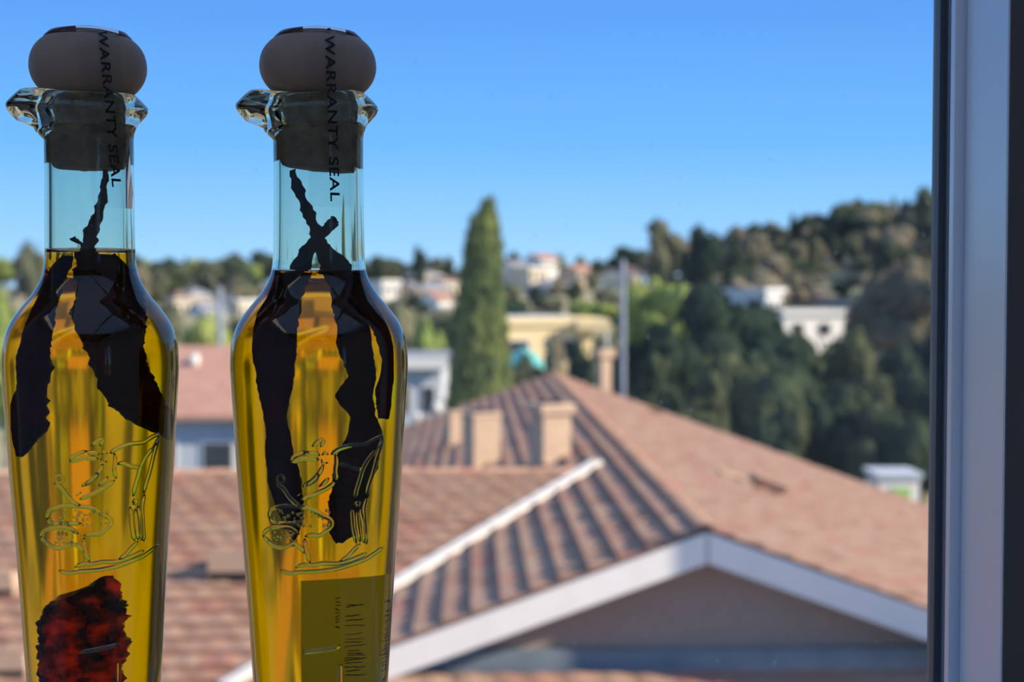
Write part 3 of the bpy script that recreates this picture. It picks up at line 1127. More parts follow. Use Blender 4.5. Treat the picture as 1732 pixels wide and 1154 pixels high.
def rnd_blobs(seed, n, h, w, z0, rmin, rmax):
    r_ = random.Random(seed)
    out = [(0, 0, z0 + (h - z0) * .5, w * .62, (h - z0) * .42)]
    for _ in range(n):
        a = r_.uniform(0, 2 * math.pi)
        q = r_.uniform(.3, 1) * w * .62
        z = r_.uniform(z0 + .15 * h, h * .84)
        r = r_.uniform(rmin, rmax)
        out.append((q * math.cos(a), q * math.sin(a), z, r, r * .8))
    return out


# crown meshes about 1 unit tall (z 0..1), trunk below
KINDS_ = {}
for key, mk, seeds in (('round', 'leaf_mid', (1, 2)), ('oak', 'leaf_dark', (3, 4)), ('light', 'leaf_light', (5, 6)), ('dry', 'leaf_dry', (7, 8))):
    KINDS_[key] = [make_crown('crown', rnd_blobs(s, 9, 1.0, .52, .18, .16, .28), 700, .055, M[mk], s) for s in seeds]
KINDS_['tall'] = [make_crown('crown', [(0, 0, .5, .14, .2), (.1, .02, .62, .16, .13), (-.13, .05, .74, .15, .11), (.06, -.05, .86, .17, .11), (-.05, 0, .42, .15, .1), (.17, 0, .78, .1, .08)],
                             600, .045, M['leaf_mid'], 11)]
KINDS_['cone'] = [make_crown('crown', [(0, 0, .15 + .8 * t, .20 * (1 - t) + .02, .12) for t in (0, .15, .3, .45, .6, .75, .9)], 600, .05, M['leaf_dark'], 12, .35)]
TRUNK = MB().tube([(0, 0, -.15), (.01, 0, .2), (0, .01, .5)], [.035, .028, .015], 7).data('trunk', M['bark'], True)
TALLTRUNK = MB().tube([(0, 0, -.15), (.01, 0, .4), (-.01, .01, .8)], [.022, .018, .008], 7).data('trunk', M['bark'], True)
LBL = {'round': 'rounded olive green tree growing on the wooded hillside', 'oak': 'dark evergreen oak growing on the wooded hillside',
       'light': 'bright yellow green tree growing on the wooded hillside', 'dry': 'brownish olive tree growing on the wooded hillside',
       'tall': 'slender tall tree rising from the hillside', 'cone': 'dark pointed conifer on the hillside'}
GT = {'round': 'rounded green hillside trees', 'oak': 'dark hillside oaks', 'light': 'yellow green hillside trees', 'dry': 'brownish hillside trees',
      'tall': 'slender hillside trees', 'cone': 'hillside conifers'}
NAME = {'round': 'broadleaf_tree', 'oak': 'oak_tree', 'light': 'broadleaf_tree', 'dry': 'broadleaf_tree', 'tall': 'eucalyptus_tree', 'cone': 'conifer_tree'}


TREES = []


def tree(kind, X, Y, h, wide=1.0, label=None, group=None, zg=None, trunk=True):
    e = empty(NAME[kind], (X, Y, float(terrain(X, Y)) if zg is None else zg), rng.uniform(0, 6.28))
    e.scale = (h * wide, h * wide, h)
    TREES.append((X, Y, h * wide * {'tall': .26, 'cone': .2}.get(kind, .48)))
    tag(e, label or LBL[kind], 'tree', group if group or label else GT[kind])
    obj('crown', rng.choice(KINDS_[kind]), e)
    if trunk:
        obj('trunk', TALLTRUNK if kind == 'tall' else TRUNK, e)
    return e


def px_tree(kind, x, ytop, D, wpx=None, **kw):
    p = at(x, ytop, D)
    g = float(terrain(p[0], D))
    h = (p[2] - g) / .93
    wide = 1.0
    if wpx:
        base = {'tall': .52, 'cone': .42}.get(kind, 1.05)
        wide = (wpx / F * D) / (h * base)
    return tree(kind, float(p[0]), D, float(h), wide, **kw)


# particular trees of the skyline
GS = 'trees standing up from the skyline'
px_tree('tall', 1122, 376, 190, 60, label='leaning eucalyptus with high tufted crown on the skyline')
px_tree('oak', 1190, 388, 190, 82, label='round-headed dark tree beside the leaning eucalyptus')
px_tree('oak', 711, 421, 250, 34, label='lone dark round tree on the skyline near the cypress')
px_tree('round', 270, 448, 180, 48, label='dark green tree rising by the bottle shoulder')
px_tree('tall', 362, 446, 230, 30, label='thin tree on the skyline between the bottles')
px_tree('tall', 1562, 322, 200, 44, label='thin tree on the steep slope beside the jamb')
px_tree('cone', 1375, 388, 230, 28)
px_tree('cone', 1326, 398, 240, 24)
px_tree('round', 55, 405, 150, 60, label='pale feathery tree beside the bottle edge')
# dark oaks beyond the sunlit slope
GO = 'dark oaks massed beyond the sunlit tile slope'
LO = 'large dark oak massed beyond the sunlit tile slope'
for x, yt, D, wpx in ((1115, 560, 62, 190), (1215, 495, 72, 240), (1330, 580, 58, 220), (1255, 610, 55, 200), (1430, 575, 60, 210), (1515, 600, 62, 190),
                      (1180, 640, 52, 160), (1400, 660, 52, 190), (1500, 690, 50, 170), (1600, 560, 66, 220), (1310, 690, 50, 160), (1560, 640, 56, 160),
                      (1090, 610, 56, 120)):
    px_tree('oak', x, yt, D, wpx, label=LO, group=GO)
px_tree('light', 1110, 470, 105, 150, label='bright green tree beside the utility pole')
px_tree('light', 1165, 500, 100, 120, label='bright green tree above the dark oaks')
px_tree('dry', 1540, 430, 120, 180, label='brownish tree on the steep slope beside the jamb')
px_tree('dry', 1475, 470, 125, 120, label='brownish tree next to the long white house')
# trees around the yellow house and the neighbour houses
px_tree('oak', 893, 606, 74, 70, label='low dark shrub tree in front of the yellow house')
px_tree('dry', 938, 556, 79, 66, label='dry brown tree shading the yellow house wall')
px_tree('oak', 985, 586, 60, 80, label='dark tree beside the tall slim chimney')
px_tree('light', 722, 556, 84, 90, label='yellow green tree above the wide white fascia')
px_tree('round', 690, 505, 100, 90, label='blue green tree above the wide white fascia')
px_tree('light', 350, 548, 90, 110, label='yellow green tree behind the red shingle roof')
px_tree('oak', 425, 530, 95, 90, label='dark tree behind the red shingle roof')
px_tree('round', 290, 520, 100, 100, label='olive tree behind the red shingle roof')
px_tree('light', 10, 520, 70, 90, label='yellow green tree beside the bottle edge')
px_tree('round', -30, 470, 90, 120, label='olive tree beside the bottle edge')
px_tree('round', 520, 520, 90, 140, label='olive tree behind the oil bottle')
px_tree('oak', 170, 530, 90, 150, label='dark tree behind the oil bottle')
# off to the sides, beyond the window opening
for k in range(4):
    a = rng.uniform(0.40, 0.95)
    D = rng.uniform(45, 90)
    tree('oak', a * D, D, rng.uniform(8, 12), 1.0)
    a = -rng.uniform(0.48, 0.95)
    tree(rng.choice(['round', 'light', 'oak']), a * D, D, rng.uniform(6, 9), 1.0)

# trees filling the slope between the hillside houses
for x, yt, D, wpx, kd in ((868, 478, 230, 44, 'round'), (905, 486, 215, 50, 'oak'), (945, 470, 235, 40, 'dry'), (975, 478, 225, 46, 'oak'), (1005, 462, 250, 40, 'round'),
                          (1022, 486, 200, 46, 'round'), (930, 500, 190, 60, 'round'), (880, 505, 180, 56, 'oak'), (985, 508, 180, 60, 'light'), (1012, 440, 300, 34, 'oak'),
                          (980, 432, 320, 36, 'round'), (868, 428, 330, 30, 'oak'), (945, 428, 335, 34, 'round'), (1075, 428, 320, 40, 'oak'), (760, 436, 320, 30, 'oak'),
                          (700, 500, 180, 60, 'oak'), (745, 520, 150, 60, 'round'), (665, 505, 180, 50, 'round'), (1440, 450, 240, 60, 'dry'), (1480, 430, 230, 60, 'round'),
                          (1420, 478, 200, 50, 'oak'), (1500, 500, 150, 70, 'dry'), (1400, 446, 236, 56, 'round'), (1440, 470, 215, 50, 'oak'), (1375, 462, 222, 46, 'dry'),
                          (1290, 424, 262, 44, 'oak'), (1322, 415, 258, 46, 'round'), (1352, 409, 262, 44, 'oak'), (1384, 404, 256, 46, 'dry'), (1414, 401, 262, 46, 'oak'),
                          (1444, 393, 256, 46, 'round'), (1474, 385, 262, 46, 'dry'), (1505, 374, 256, 48, 'oak'), (1536, 360, 262, 50, 'round'), (1566, 348, 256, 50, 'oak'),
                          (1460, 432, 228, 56, 'round'), (1495, 416, 236, 56, 'oak'), (1530, 402, 232, 56, 'dry')):
    px_tree(kd, x, yt, D, wpx)

# hillside wood
placed = []
n_try = 0
while len(placed) < 285 and n_try < 9000:
    n_try += 1
    Y = rng.uniform(110, 345)
    x = rng.uniform(-40, 1640)
    X = (x - 866) / F * Y
    right = X > 22
    if right:
        kind = rng.choices(['dry', 'oak', 'round', 'cone', 'tall'], [5, 4, 4, 1, .6])[0]
        h = rng.uniform(6.0, 10.0)
    else:
        kind = rng.choices(['round', 'oak', 'light', 'dry', 'cone'], [5, 4, 2.0, 2, .6])[0]
        h = rng.uniform(4.5, 8.2)
    wd_ = rng.uniform(.9, 1.2)
    rr = h * wd_ * {'tall': .26, 'cone': .2}.get(kind, .48)
    if any((X - a) ** 2 + (Y - b) ** 2 < ((.56 if right else .70) * (rr + c)) ** 2 for a, b, c in TREES):
        continue
    g = float(terrain(X, Y))
    xt, yt_, _ = proj((X, Y, g + h))
    hw = h * .55 / Y * F
    bad = False
    for x0, x1, hy0, hy1, D in houses_px:
        if abs(Y - D - 4) < 9 and x0 - 8 - hw * .3 < xt < x1 + 8 + hw * .3:
            bad = True
        if Y < D and xt + hw * .9 > x0 and xt - hw * .9 < x1 and yt_ < hy0 + (hy1 - hy0) * .75:
            bad = True
    if 850 < xt < 1040 and Y < 140 and yt_ < 560:
        bad = True
    if bad:
        continue
    placed.append((X, Y))
    tree(kind, X, Y, h, wd_)

# tall cypress
cb = at(812, 690, 56)
ctop = at(829, 338, 56)
gz_ = float(terrain(cb[0], 56))
e = empty('cypress_tree', (float(cb[0]), 56, gz_))
tag(e, 'tall pointed Italian cypress standing behind the tiled roof', 'tree')
H = ctop[2] - gz_
k56 = 56 / F
r_ = random.Random(5)
prof = [(338, 3, 829), (352, 11, 827), (378, 25, 819), (410, 31, 817), (450, 35, 817), (500, 41, 814), (560, 52, 812), (620, 56, 811), (680, 58, 812), (800, 55, 812), (900, 30, 812)]
ys_ = np.array([p_[0] for p_ in prof]); rs_ = np.array([p_[1] for p_ in prof]); cs_ = np.array([p_[2] for p_ in prof])
cards = []
core = MB()
nring = 40
cvv = []
for i in range(nring):
    y = 342 + (880 - 342) * i / (nring - 1)
    rr = float(np.interp(y, ys_, rs_)) * k56
    cx = (float(np.interp(y, ys_, cs_)) - 812) * k56
    z = at(812, y, 56)[2] - gz_
    for q in range(14):
        a = 2 * math.pi * q / 14
        ripple = 0.80 + 0.16 * mnoise.noise(Vector((math.cos(a) * 2.4, math.sin(a) * 2.4, z * .55)))
        cvv.append((cx + rr * ripple * math.cos(a), rr * ripple * math.sin(a), z))
core.add(cvv, [(i * 14 + q, i * 14 + (q + 1) % 14, (i + 1) * 14 + (q + 1) % 14, (i + 1) * 14 + q) for i in range(nring - 1) for q in range(14)])
for _ in range(5200):
    y = 340 + 545 * r_.random() ** .9
    rr = float(np.interp(y, ys_, rs_)) * k56
    cx = (float(np.interp(y, ys_, cs_)) - 812) * k56
    a = r_.uniform(0, 6.283)
    z = at(812, y, 56)[2] - gz_
    k = (0.86 + 0.2 * mnoise.noise(Vector((math.cos(a) * 2.4, math.sin(a) * 2.4, z * .55)))) * r_.uniform(.85, 1.12)
    cards.append(((cx + rr * k * math.cos(a), rr * k * math.sin(a), z), (math.cos(a), math.sin(a), .15)))
core.add(*leaf_cards(cards, .17, r_, .6, 1.7))
obj('crown', core.data('crown', M['leaf_cypress']), e)
MB().tube([(0, 0, -.3), (0, 0, 1.2)], [.25, .2], 10).build('trunk', M['bark'], e, True)


# utility poles
def pole(x, ytop, D, r, label, arm=True):
    p = at(x, ytop, D)
    g = float(terrain(p[0], D))
    e = empty('utility_pole', (float(p[0]), D, g))
    tag(e, label, 'pole')
    h = p[2] - g
    MB().tube([(0, 0, -.3), (0, 0, h * .5), (0, 0, h)], [r, r * .9, r * .75], 12).build('shaft', M['pole'], e, True)
    if arm:
        MB().box(-.75, .75, -.06, .06, h - .55, h - .42).build('cross_arm', M['pole'], e)
    return e


pole(1054, 440, 46, .105, 'blue grey utility pole rising behind the tiled roof')
pole(372, 486, 70, .19, 'grey utility pole seen between the bottles')

# ------------------------------------------------------------------ oil bottles on the sill
BD = 0.56
KP = BD / F


def zl(y):
    return float(at(866, y, BD)[2]) - SILL


# outer profile: (image row, half width in pixels at the bottle's distance)
OUT = [(1330, 103), (1250, 108), (1154, 115), (1000, 125), (900, 132), (800, 140), (700, 146), (640, 149.5), (610, 150), (585, 148), (562, 142.5), (541, 132), (521, 117),
       (502, 101), (484, 89), (468, 82), (452, 78.8), (430, 77.3), (360, 76.5), (300, 76), (240, 76.2)]
WALL = 11.5


def prof_r(y):
    ys = [p[0] for p in OUT][::-1]
    rs = [p[1] for p in OUT][::-1]
    return float(np.interp(y, ys, rs))


def smooth_prof(pts, n):
    """Catmull-Rom through (row, r)"""
    P = [pts[0]] + list(pts) + [pts[-1]]
    out = []
    for i in range(1, len(P) - 2):
        for k in range(n):
            t = k / n
            q = []
            for c in (0, 1):
                p0, p1, p2, p3 = P[i - 1][c], P[i][c], P[i + 1][c], P[i + 2][c]
                q.append(.5 * (2 * p1 + (p2 - p0) * t + (2 * p0 - 5 * p1 + 4 * p2 - p3) * t * t + (3 * p1 - p0 - 3 * p2 + p3) * t ** 3))
            out.append(tuple(q))
    out.append(tuple(pts[-1]))
    return out


def make_bottle(px_axis, level, seed, label, seal_tilt, text_span, plug_tilt, plug_row, knob, relief_rot, lead):
    r_ = random.Random(seed)
    X = (px_axis - 866) / F * BD
    rz = -math.atan2(X, BD)
    ca = math.cos(rz)
    S = KP * ca
    root = empty('oil_bottle', (X, BD, SILL + 0.0004), rz)
    tag(root, label, 'bottle', None)
    # glass: foot, outer wall, lip, inner wall
    body = smooth_prof(OUT, 7)
    lip_o = [(229, 77), (223, 79), (216, 84), (208, 91.5), (200, 98.5), (194, 101.5), (188, 101), (180, 94), (172, 86), (166, 79), (163, 72)]
    inner = [(165, 67), (172, 64.5), (185, 64)] + [(y, max(20, r - WALL)) for y, r in reversed(body) if 225 < y < level - 3] + [(level - 1, prof_r(level) - WALL), (level, prof_r(level) - WALL - 3), (level, 20)]
    zf = 0.0
    prof = [(12, 1352)]
    prof = [(0.5, zf + 0.004), (60, zf + 0.003), (88, zf), (98, zf + 0.001), (102, zf + 0.006)]
    prof = [(r, z) for r, z in prof]
    tag_lip = [0] * len(prof)
    for y, r in body:
        if zl(y) > zf + 0.008:
            prof.append((r, zl(y)))
            tag_lip.append(0)
    for y, r in lip_o:
        prof.append((r, zl(y)))
        tag_lip.append(1.0 if y < 220 else 0.35)
    for y, r in inner:
        prof.append((r, zl(y)))
        tag_lip.append(0.75 if y < 170 else 0.25 if y < 190 else 0)
    prof.append((0.5, zl(level)))
    tag_lip.append(0)
    n = 112
    v = []
    for i in range(n):
        a = 2 * math.pi * i / n
        da = abs((a - math.pi + math.pi) % (2 * math.pi) - math.pi)
        da = min(abs(a - math.pi), 2 * math.pi - abs(a - math.pi))
        sp = math.exp(-(da / 0.55) ** 2)
        for (r, z), tl in zip(prof, tag_lip):
            w = 1 + 0.006 * mnoise.noise(Vector((math.cos(a) * 1.2 + seed, math.sin(a) * 1.2, z * 14))) + .0008 * mnoise.noise(Vector((math.cos(a) * 5 + seed, math.sin(a) * 5, z * 3)))
            rr = r * w
            zz = z
            if tl:
                rr = r + 37 * tl * sp * (0.4 + 0.6 * max(0, -math.cos(a)))
                zz = z + tl * sp * 7 * S + tl * S * 3.5 * math.sin(2 * a + seed)
                zz += -tl * S * 5 * math.cos(a) * -1 * 0.5
            v.append((rr * S * math.cos(a), rr * S * math.sin(a), zz))
    k = len(prof)
    f = [(i * k + q, ((i + 1) % n) * k + q, ((i + 1) % n) * k + q + 1, i * k + q + 1) for i in range(n) for q in range(k - 1)]
    f.append(tuple(i * k for i in range(n))[::-1])
    f.append(tuple(i * k + k - 1 for i in range(n)))
    g = obj('glass', mesh('glass', v, f, M['glass'], True), root)
    tag(g, label='blue green glass with a pouring lip')
    # oil: in optical contact with the glass, so only its colour shows where the two meet
    oprof = [(0.4, zl(1321)), (38, zl(1321)), (80, zl(1316))] + [(max(20, r - WALL), zl(y)) for y, r in body if level + 1 < y < 1309]
    oprof += [(prof_r(level) - WALL - 3.5, zl(level) - .0003), (0.4, zl(level) - .0003)]
    nv = []
    no = 96
    for i in range(no):
        a = 2 * math.pi * i / no
        for r, z in oprof:
            w = 1 + 0.003 * mnoise.noise(Vector((math.cos(a) * 4.3 + seed * 3, math.sin(a) * 4.3, z * 5))) * (1 if z < zl(level + 15) else 0)
            nv.append((r * w * S * math.cos(a), r * w * S * math.sin(a), z))
    k = len(oprof)
    f = [(i * k + q, ((i + 1) % no) * k + q, ((i + 1) % no) * k + q + 1, i * k + q + 1) for i in range(no) for q in range(k - 1)]
    f.append(tuple(i * k for i in range(no))[::-1])
    f.append(tuple(i * k + k - 1 for i in range(no)))
    tag(obj('oil', mesh('oil', nv, f, M['oil'], True), root), label='clear golden oil')
    # stopper: turned wooden knob with a cork plug
    kr, ktop, kbot = knob
    kp = []
    cyk = (ktop + kbot) / 2
    hh = (kbot - ktop) / 2
    for i in range(25):
        t = -1 + 2 * i / 24
        ang = math.asin(t)
        ex = abs(math.cos(ang)) ** 0.62
        kp.append((max(.3, kr * ex) * S, zl(cyk - hh * t)))
    st = MB().lathe(kp, 48).build('stopper', M['wood'], root, True)
    tag(st, label='flattened round wooden stopper knob')
    dz = zl(ktop)
    MB().lathe([(kr * .74 * S, dz - .0042), (kr * .75 * S, dz - .0026), (kr * .66 * S, dz - .0006), (kr * .4 * S, dz + .0008), (.0003, dz + .0013)], 40).build(
        'top_disc', M['wax'], st, True)
    pl = []
    pv = MB().lathe([(60 * S, zl(plug_row)), (64.4 * S, zl(plug_row - 6)), (65.8 * S, zl(plug_row - 14)), (65.8 * S, zl(232)), (64 * S, zl(205)), (63.4 * S, zl(158))], 40)
    pv.v = [(x, y, z - (plug_tilt * x if z < zl(220) else 0) + .0006 * mnoise.noise(Vector((x, y, z)) * 300) * (z < zl(260))) for x, y, z in pv.v]
    pv.build('cork_plug', M['cork'], st, True)
    # clear seal tape over knob, lip and neck, front and back, with printed lettering
    path = [(ktop - 2, 30), (ktop + 1, kr * .62), (ktop + 12, kr * .84), (ktop + 32, kr * .965), (cyk, kr + 1.5), (cyk + 25, kr + 1.5), (184, 106.5), (196, 107), (225, 93), (250, 79.5),
            (300, 78.0), (356, 78.0)]
    path = smooth_prof(path, 4)
    plen = [0]
    for (y0, r0), (y1, r1) in zip(path, path[1:]):
        plen.append(plen[-1] + math.hypot(y1 - y0, r1 - r0))
    yy = np.array([p[0] for p in path])
    rr_ = np.array([p[1] for p in path])
    ll = np.array(plen)

    def on_tape(l, x, off, sgn):
        y = float(np.interp(l, ll, yy))
        r = float(np.interp(l, ll, rr_)) + off
        d = math.sqrt(max(r * r - x * x, 4))
        return (x * S, -sgn * d * S, zl(y))

    x0a, x0b = seal_tilt

    def centre(l):
        y = float(np.interp(l, ll, yy))
        return x0a + (x0b - x0a) * (y - 70) / 260

    for sgn in (1,):
        tv_, tf_ = [], []
        ns = 8
        for i, l in enumerate(plen):
            for j in range(ns + 1):
                x = (centre(l) - 8) + (j / ns - .5) * 70
                tv_.append(on_tape(l, x, 0.6, sgn))
        for i in range(len(plen) - 1):
            for j in range(ns):
                a = i * (ns + 1) + j
                tf_.append((a, a + 1, a + ns + 2, a + ns + 1))
        tape = obj('seal_tape', mesh('seal_tape', tv_, tf_, M['film'], True), root)
        tag(tape, label='clear plastic seal tape')
        cu = bpy.data.curves.new('seal_text', 'FONT')
        cu.body = lead + 'WARRANTY SEAL'
        cu.size = 1.0
        cu.space_character = 1.08
        cu.extrude = 0.0
        cu.offset = 0.018
        to = bpy.data.objects.new('seal_text', cu)
        COL.objects.link(to)
        dg = bpy.context.evaluated_depsgraph_get()
        tm = bpy.data.meshes.new_from_object(to.evaluated_get(dg))
        bpy.data.objects.remove(to)
        co = np.array([vv.co[:] for vv in tm.vertices])
        x_min, x_max = co[:, 0].min(), co[:, 0].max()
        l0 = float(np.interp(text_span[0], yy, ll))
        l1 = float(np.interp(text_span[1], yy, ll))
        hgt = 22.0
        new = []
        for c in co:
            l = l0 + (c[0] - x_min) / (x_max - x_min) * (l1 - l0)
            x = centre(l) + (c[1] - 0.36) * hgt * sgn
            new.append(on_tape(l, x if sgn > 0 else x - 30, 1.6, sgn))
        tm.vertices.foreach_set('co', np.array(new, dtype=np.float32).ravel())
        tm.materials.clear()
        tm.materials.append(M['ink'])
        tm.update()
        lo = obj('lettering', tm, tape)
        tag(lo, label='small black print')

    # embossed leaping animal, tree and ground line
    def surf(px, py, off=0.0):
        """pixel offset from the axis -> point on the outer glass"""
        r = prof_r(py)
        a = math.asin(max(-.98, min(.98, px / r))) + relief_rot
        r = r + off
        return np.array([r * S * math.sin(a), -r * S * math.cos(a), zl(py)])

    def lp(cx, cy_):
        return ((60 + cx / 4.616 - 157) / 1.043 - 9.0, 710 + cy_ / 4.616)

    lines = [
        [(265, 250), (280, 228), (330, 200), (395, 182)], [(430, 145), (480, 110), (515, 85), (522, 105), (495, 150)], [(395, 182), (405, 200), (470, 193), (492, 212)],
        [(265, 262), (330, 250), (380, 228), (430, 245), (485, 240)], [(505, 210), (530, 190), (555, 207)], [(500, 240), (512, 280), (552, 265)],
        [(605, 205), (622, 240), (605, 330), (622, 400)], [(575, 207), (640, 165), (730, 145), (860, 145), (890, 120), (980, 90), (985, 112)],
        [(985, 112), (960, 160), (930, 190)], [(630, 290), (660, 280), (715, 300), (750, 325), (820, 325)],
        [(930, 190), (870, 250), (820, 325), (800, 400), (770, 480), (760, 545)], [(985, 112), (940, 230), (900, 370), (862, 470), (850, 530)],
        [(750, 590), (765, 570), (800, 575), (795, 605), (755, 605)], [(735, 620), (745, 760), (770, 885)], [(775, 640), (785, 750), (800, 880)], [(800, 620), (825, 740), (830, 890)],
        [(858, 540), (830, 620), (840, 740), (850, 900)], [(520, 280), (490, 340), (430, 400), (355, 445)], [(480, 345), (460, 390), (380, 440)], [(560, 380), (520, 420), (480, 445)],
        [(612, 410), (540, 460), (440, 505), (340, 540)], [(315, 512), (352, 490)], [(150, 420), (215, 460), (240, 510), (300, 570), (345, 590)],
        [(95, 690), (130, 725), (210, 720), (350, 722)], [(95, 690), (110, 620), (200, 590), (330, 592), (420, 602), (500, 650), (588, 702), (585, 745), (540, 770), (490, 815), (430, 800), (370, 815)],
        [(45, 830), (100, 880), (170, 912), (230, 895), (290, 865), (340, 900), (372, 940)], [(45, 830), (70, 780), (150, 750), (260, 750), (330, 800)],
        [(372, 830), (375, 900), (390, 960), (412, 1010)], [(180, 1075), (250, 1097), (330, 1082), (480, 1076), (640, 1060), (850, 1012), (985, 950)],
        [(300, 1050), (360, 1020), (430, 1032), (500, 1015), (620, 1025), (720, 1010), (850, 970)], [(640, 1012), (700, 980), (760, 922), (800, 892)],
    ]
    mb = MB()
    for ln in lines:
        P = [lp(*q) for q in ln]
        fine = []
        for (ax, ay), (bx_, by_) in zip(P, P[1:]):
            m_ = max(1, int(math.hypot(bx_ - ax, by_ - ay) / 5))
            fine += [(ax + (bx_ - ax) * t / m_, ay + (by_ - ay) * t / m_) for t in range(m_)]
        fine.append(P[-1])
        if len(fine) > 3:
            fs = [fine[0]] + [((a[0] + 2 * b[0] + c[0]) / 4, (a[1] + 2 * b[1] + c[1]) / 4) for a, b, c in zip(fine, fine[1:], fine[2:])] + [fine[-1]]
        else:
            fs = fine
        rad = [(3.8 if 0 < i < len(fs) - 1 else 1.2) * S for i in range(len(fs))]
        mb.tube([surf(*q, 1.0) for q in fs], rad, 10)
    ring = [lp(190 + 30 * math.cos(t), 390 + 30 * math.sin(t)) for t in np.linspace(0, 6.283, 15)[:-1]]
    mb.tube([surf(*q, .6) for q in ring], 2.2 * S, 7, True)
    for _ in range(80):
        cxx, cyy = (r_.uniform(120, 560), r_.uniform(620, 740)) if r_.random() < .6 else (r_.uniform(70, 320), r_.uniform(770, 880))
        c = surf(*lp(cxx, cyy), 0)
        s_ = r_.uniform(1.6, 3.4) * S
        mb.lathe([(.15 * s_, -s_), (.75 * s_, -.6 * s_), (s_, 0), (.75 * s_, .6 * s_), (.15 * s_, s_)], 7, True, c)
    rel = mb.build('embossed_relief', M['relief'], root, True)
    tag(rel, label='raised glass picture of a leaping animal and a tree')
    # raised letters OLI, reading upwards
    mb = MB()

    def bar(xa, ya, xb, yb, r=4.0):
        m_ = 10
        mb.tube([surf(xa + (xb - xa) * t / m_, ya + (yb - ya) * t / m_, .5) for t in range(m_ + 1)], r * S, 8)

    bar(-30, 1076, 31, 1069)
    bar(-30, 1140, 31, 1133)
    bar(31, 1133, 31, 1098)
    ring = [(0 + 30 * math.cos(t), 1178 + 21 * math.sin(t)) for t in np.linspace(0, 6.283, 25)[:-1]]
    mb.tube([surf(*q, .5) for q in ring], 3.0 * S, 8, True)
    tag(mb.build('embossed_letters', M['relief'], root, True), label='raised glass lettering')

    # apparent position inside the oil -> true place behind the curved wall
    def inside(px, py, depth):
        Rr = prof_r(py)
        n_ = 1.47
        p = max(-.97 * Rr, min(.97 * Rr, px))
        if py < level:
            return np.array([p * 0.98 * S, depth * 40 * S, zl(py)])
        ti = math.asin(p / Rr)
        tr = math.asin(p / (Rr * n_))
        de = ti - tr
        yt = depth * Rr
        t = max(0, (yt + Rr * math.cos(ti)) / math.cos(de))
        q = np.array([p - t * math.sin(de), yt])
        return np.array([q[0] * S, q[1] * S, zl(py)])

    return root, inside, S, rz, X, surf


def to_world(root, p):
    return Matrix.Translation(root.location) @ Matrix.Rotation(root.rotation_euler.z, 4, 'Z') @ Vector(p)


def pod(name, label, cat, B_, axis, spec, depth, mat, seed, flat=.55, wob=.16, extra=None):
    """wrinkled fruit: spec rows are (pixel x, pixel y, half width in pixels, [depth])"""
    root, inside, S, rz, X, surf = B_
    rows = []
    for s in spec:
        dpt = s[3] if len(s) > 3 else depth
        a = inside(s[0] - s[2] - axis, s[1], dpt)
        b = inside(s[0] + s[2] - axis, s[1], dpt)
        rows.append(((a + b) / 2, (b[0] - a[0]) / 2))
    fine = []
    for i in range(len(rows) - 1):
        m_ = 9
        for t in range(m_):
            u = t / m_
            u = u * u * (3 - 2 * u) * .5 + u * .5
            fine.append((rows[i][0] * (1 - u) + rows[i + 1][0] * u, rows[i][1] * (1 - u) + rows[i + 1][1] * u))
    fine.append(rows[-1])
    v, f = [], []
    n = 30
    for i, (c, w) in enumerate(fine):
        for k in range(n):
            a = 2 * math.pi * k / n
            d = 1 + wob * mnoise.noise(Vector((math.cos(a) * 1.6 + seed * 5, math.sin(a) * 1.6, c[2] * 130))) + .8 * wob * mnoise.noise(Vector((math.cos(a) * 4 + seed, math.sin(a) * 4, c[2] * 420))) + .6 * wob * mnoise.noise(Vector((math.cos(a) * 9 + seed, math.sin(a) * 9, c[2] * 1100)))
            x = c[0] + w * d * math.cos(a)
            y = c[1] + w * d * flat * math.sin(a)
            rl = prof_lim(c[2])
            q = math.hypot(x, y)
            if q > rl:
                x, y = x * rl / q, y * rl / q
            v.append((x, y, c[2] + .0012 * mnoise.noise(Vector((a * 2, c[2] * 200, seed)))))
    for i in range(len(fine) - 1):
        for k in range(n):
            l = (k + 1) % n
            f.append((i * n + k, i * n + l, (i + 1) * n + l, (i + 1) * n + k))
    f.append(tuple(range(n))[::-1])
    f.append(tuple((len(fine) - 1) * n + k for k in range(n)))
    e = empty(name, root.location, rz)
    tag(e, label, cat)
    obj('flesh' if 'tomato' in name else 'pod', mesh(name, v, f, mat, True), e)
    if extra:
        for ln, wd in extra:
            mb = MB()
            pts, wds = [], []
            for (p0, w0), (p1, w1) in zip(zip(ln, wd), zip(ln[1:], wd[1:])):
                for t in np.linspace(0, 1, 8)[:-1]:
                    q = [a_ * (1 - t) + b_ * t for a_, b_ in zip(p0, p1)]
                    pts.append(inside(q[0] - axis, q[1], q[2]))
                    wds.append((w0 * (1 - t) + w1 * t) * S * (1 + .28 * mnoise.noise(Vector((q[0] * .09, q[1] * .09, seed)))))
            pts.append(inside(ln[-1][0] - axis, ln[-1][1], ln[-1][2]))
            wds.append(wd[-1] * S)
            mb.tube(pts, wds, 11)
            mb.v = [(x + .0013 * mnoise.noise(Vector((x, y, z)) * 320) + .0007 * mnoise.noise(Vector((x, y, z)) * 900), y, z) for x, y, z in mb.v]
            mb.build('stem', M['chilli_stem'], e, True)
    return e


def prof_lim(z):
    y = 490 - (z + SILL - ZC) / KP
    return (prof_r(y) - WALL - 3.5) * KP * .955


BL = make_bottle(154, 430, 1, 'oil bottle holding two black chillies and a red dried tomato', (24, 46), (66, 322), 0.0, 287, (100, 55, 174), 0.075, '')
BR = make_bottle(540, 463, 2, 'oil bottle holding three black chillies with a paper label on its back', (19, 27), (62, 347), 0.085, 288, (98.5, 56, 172), 0.0, '\u2022 ')

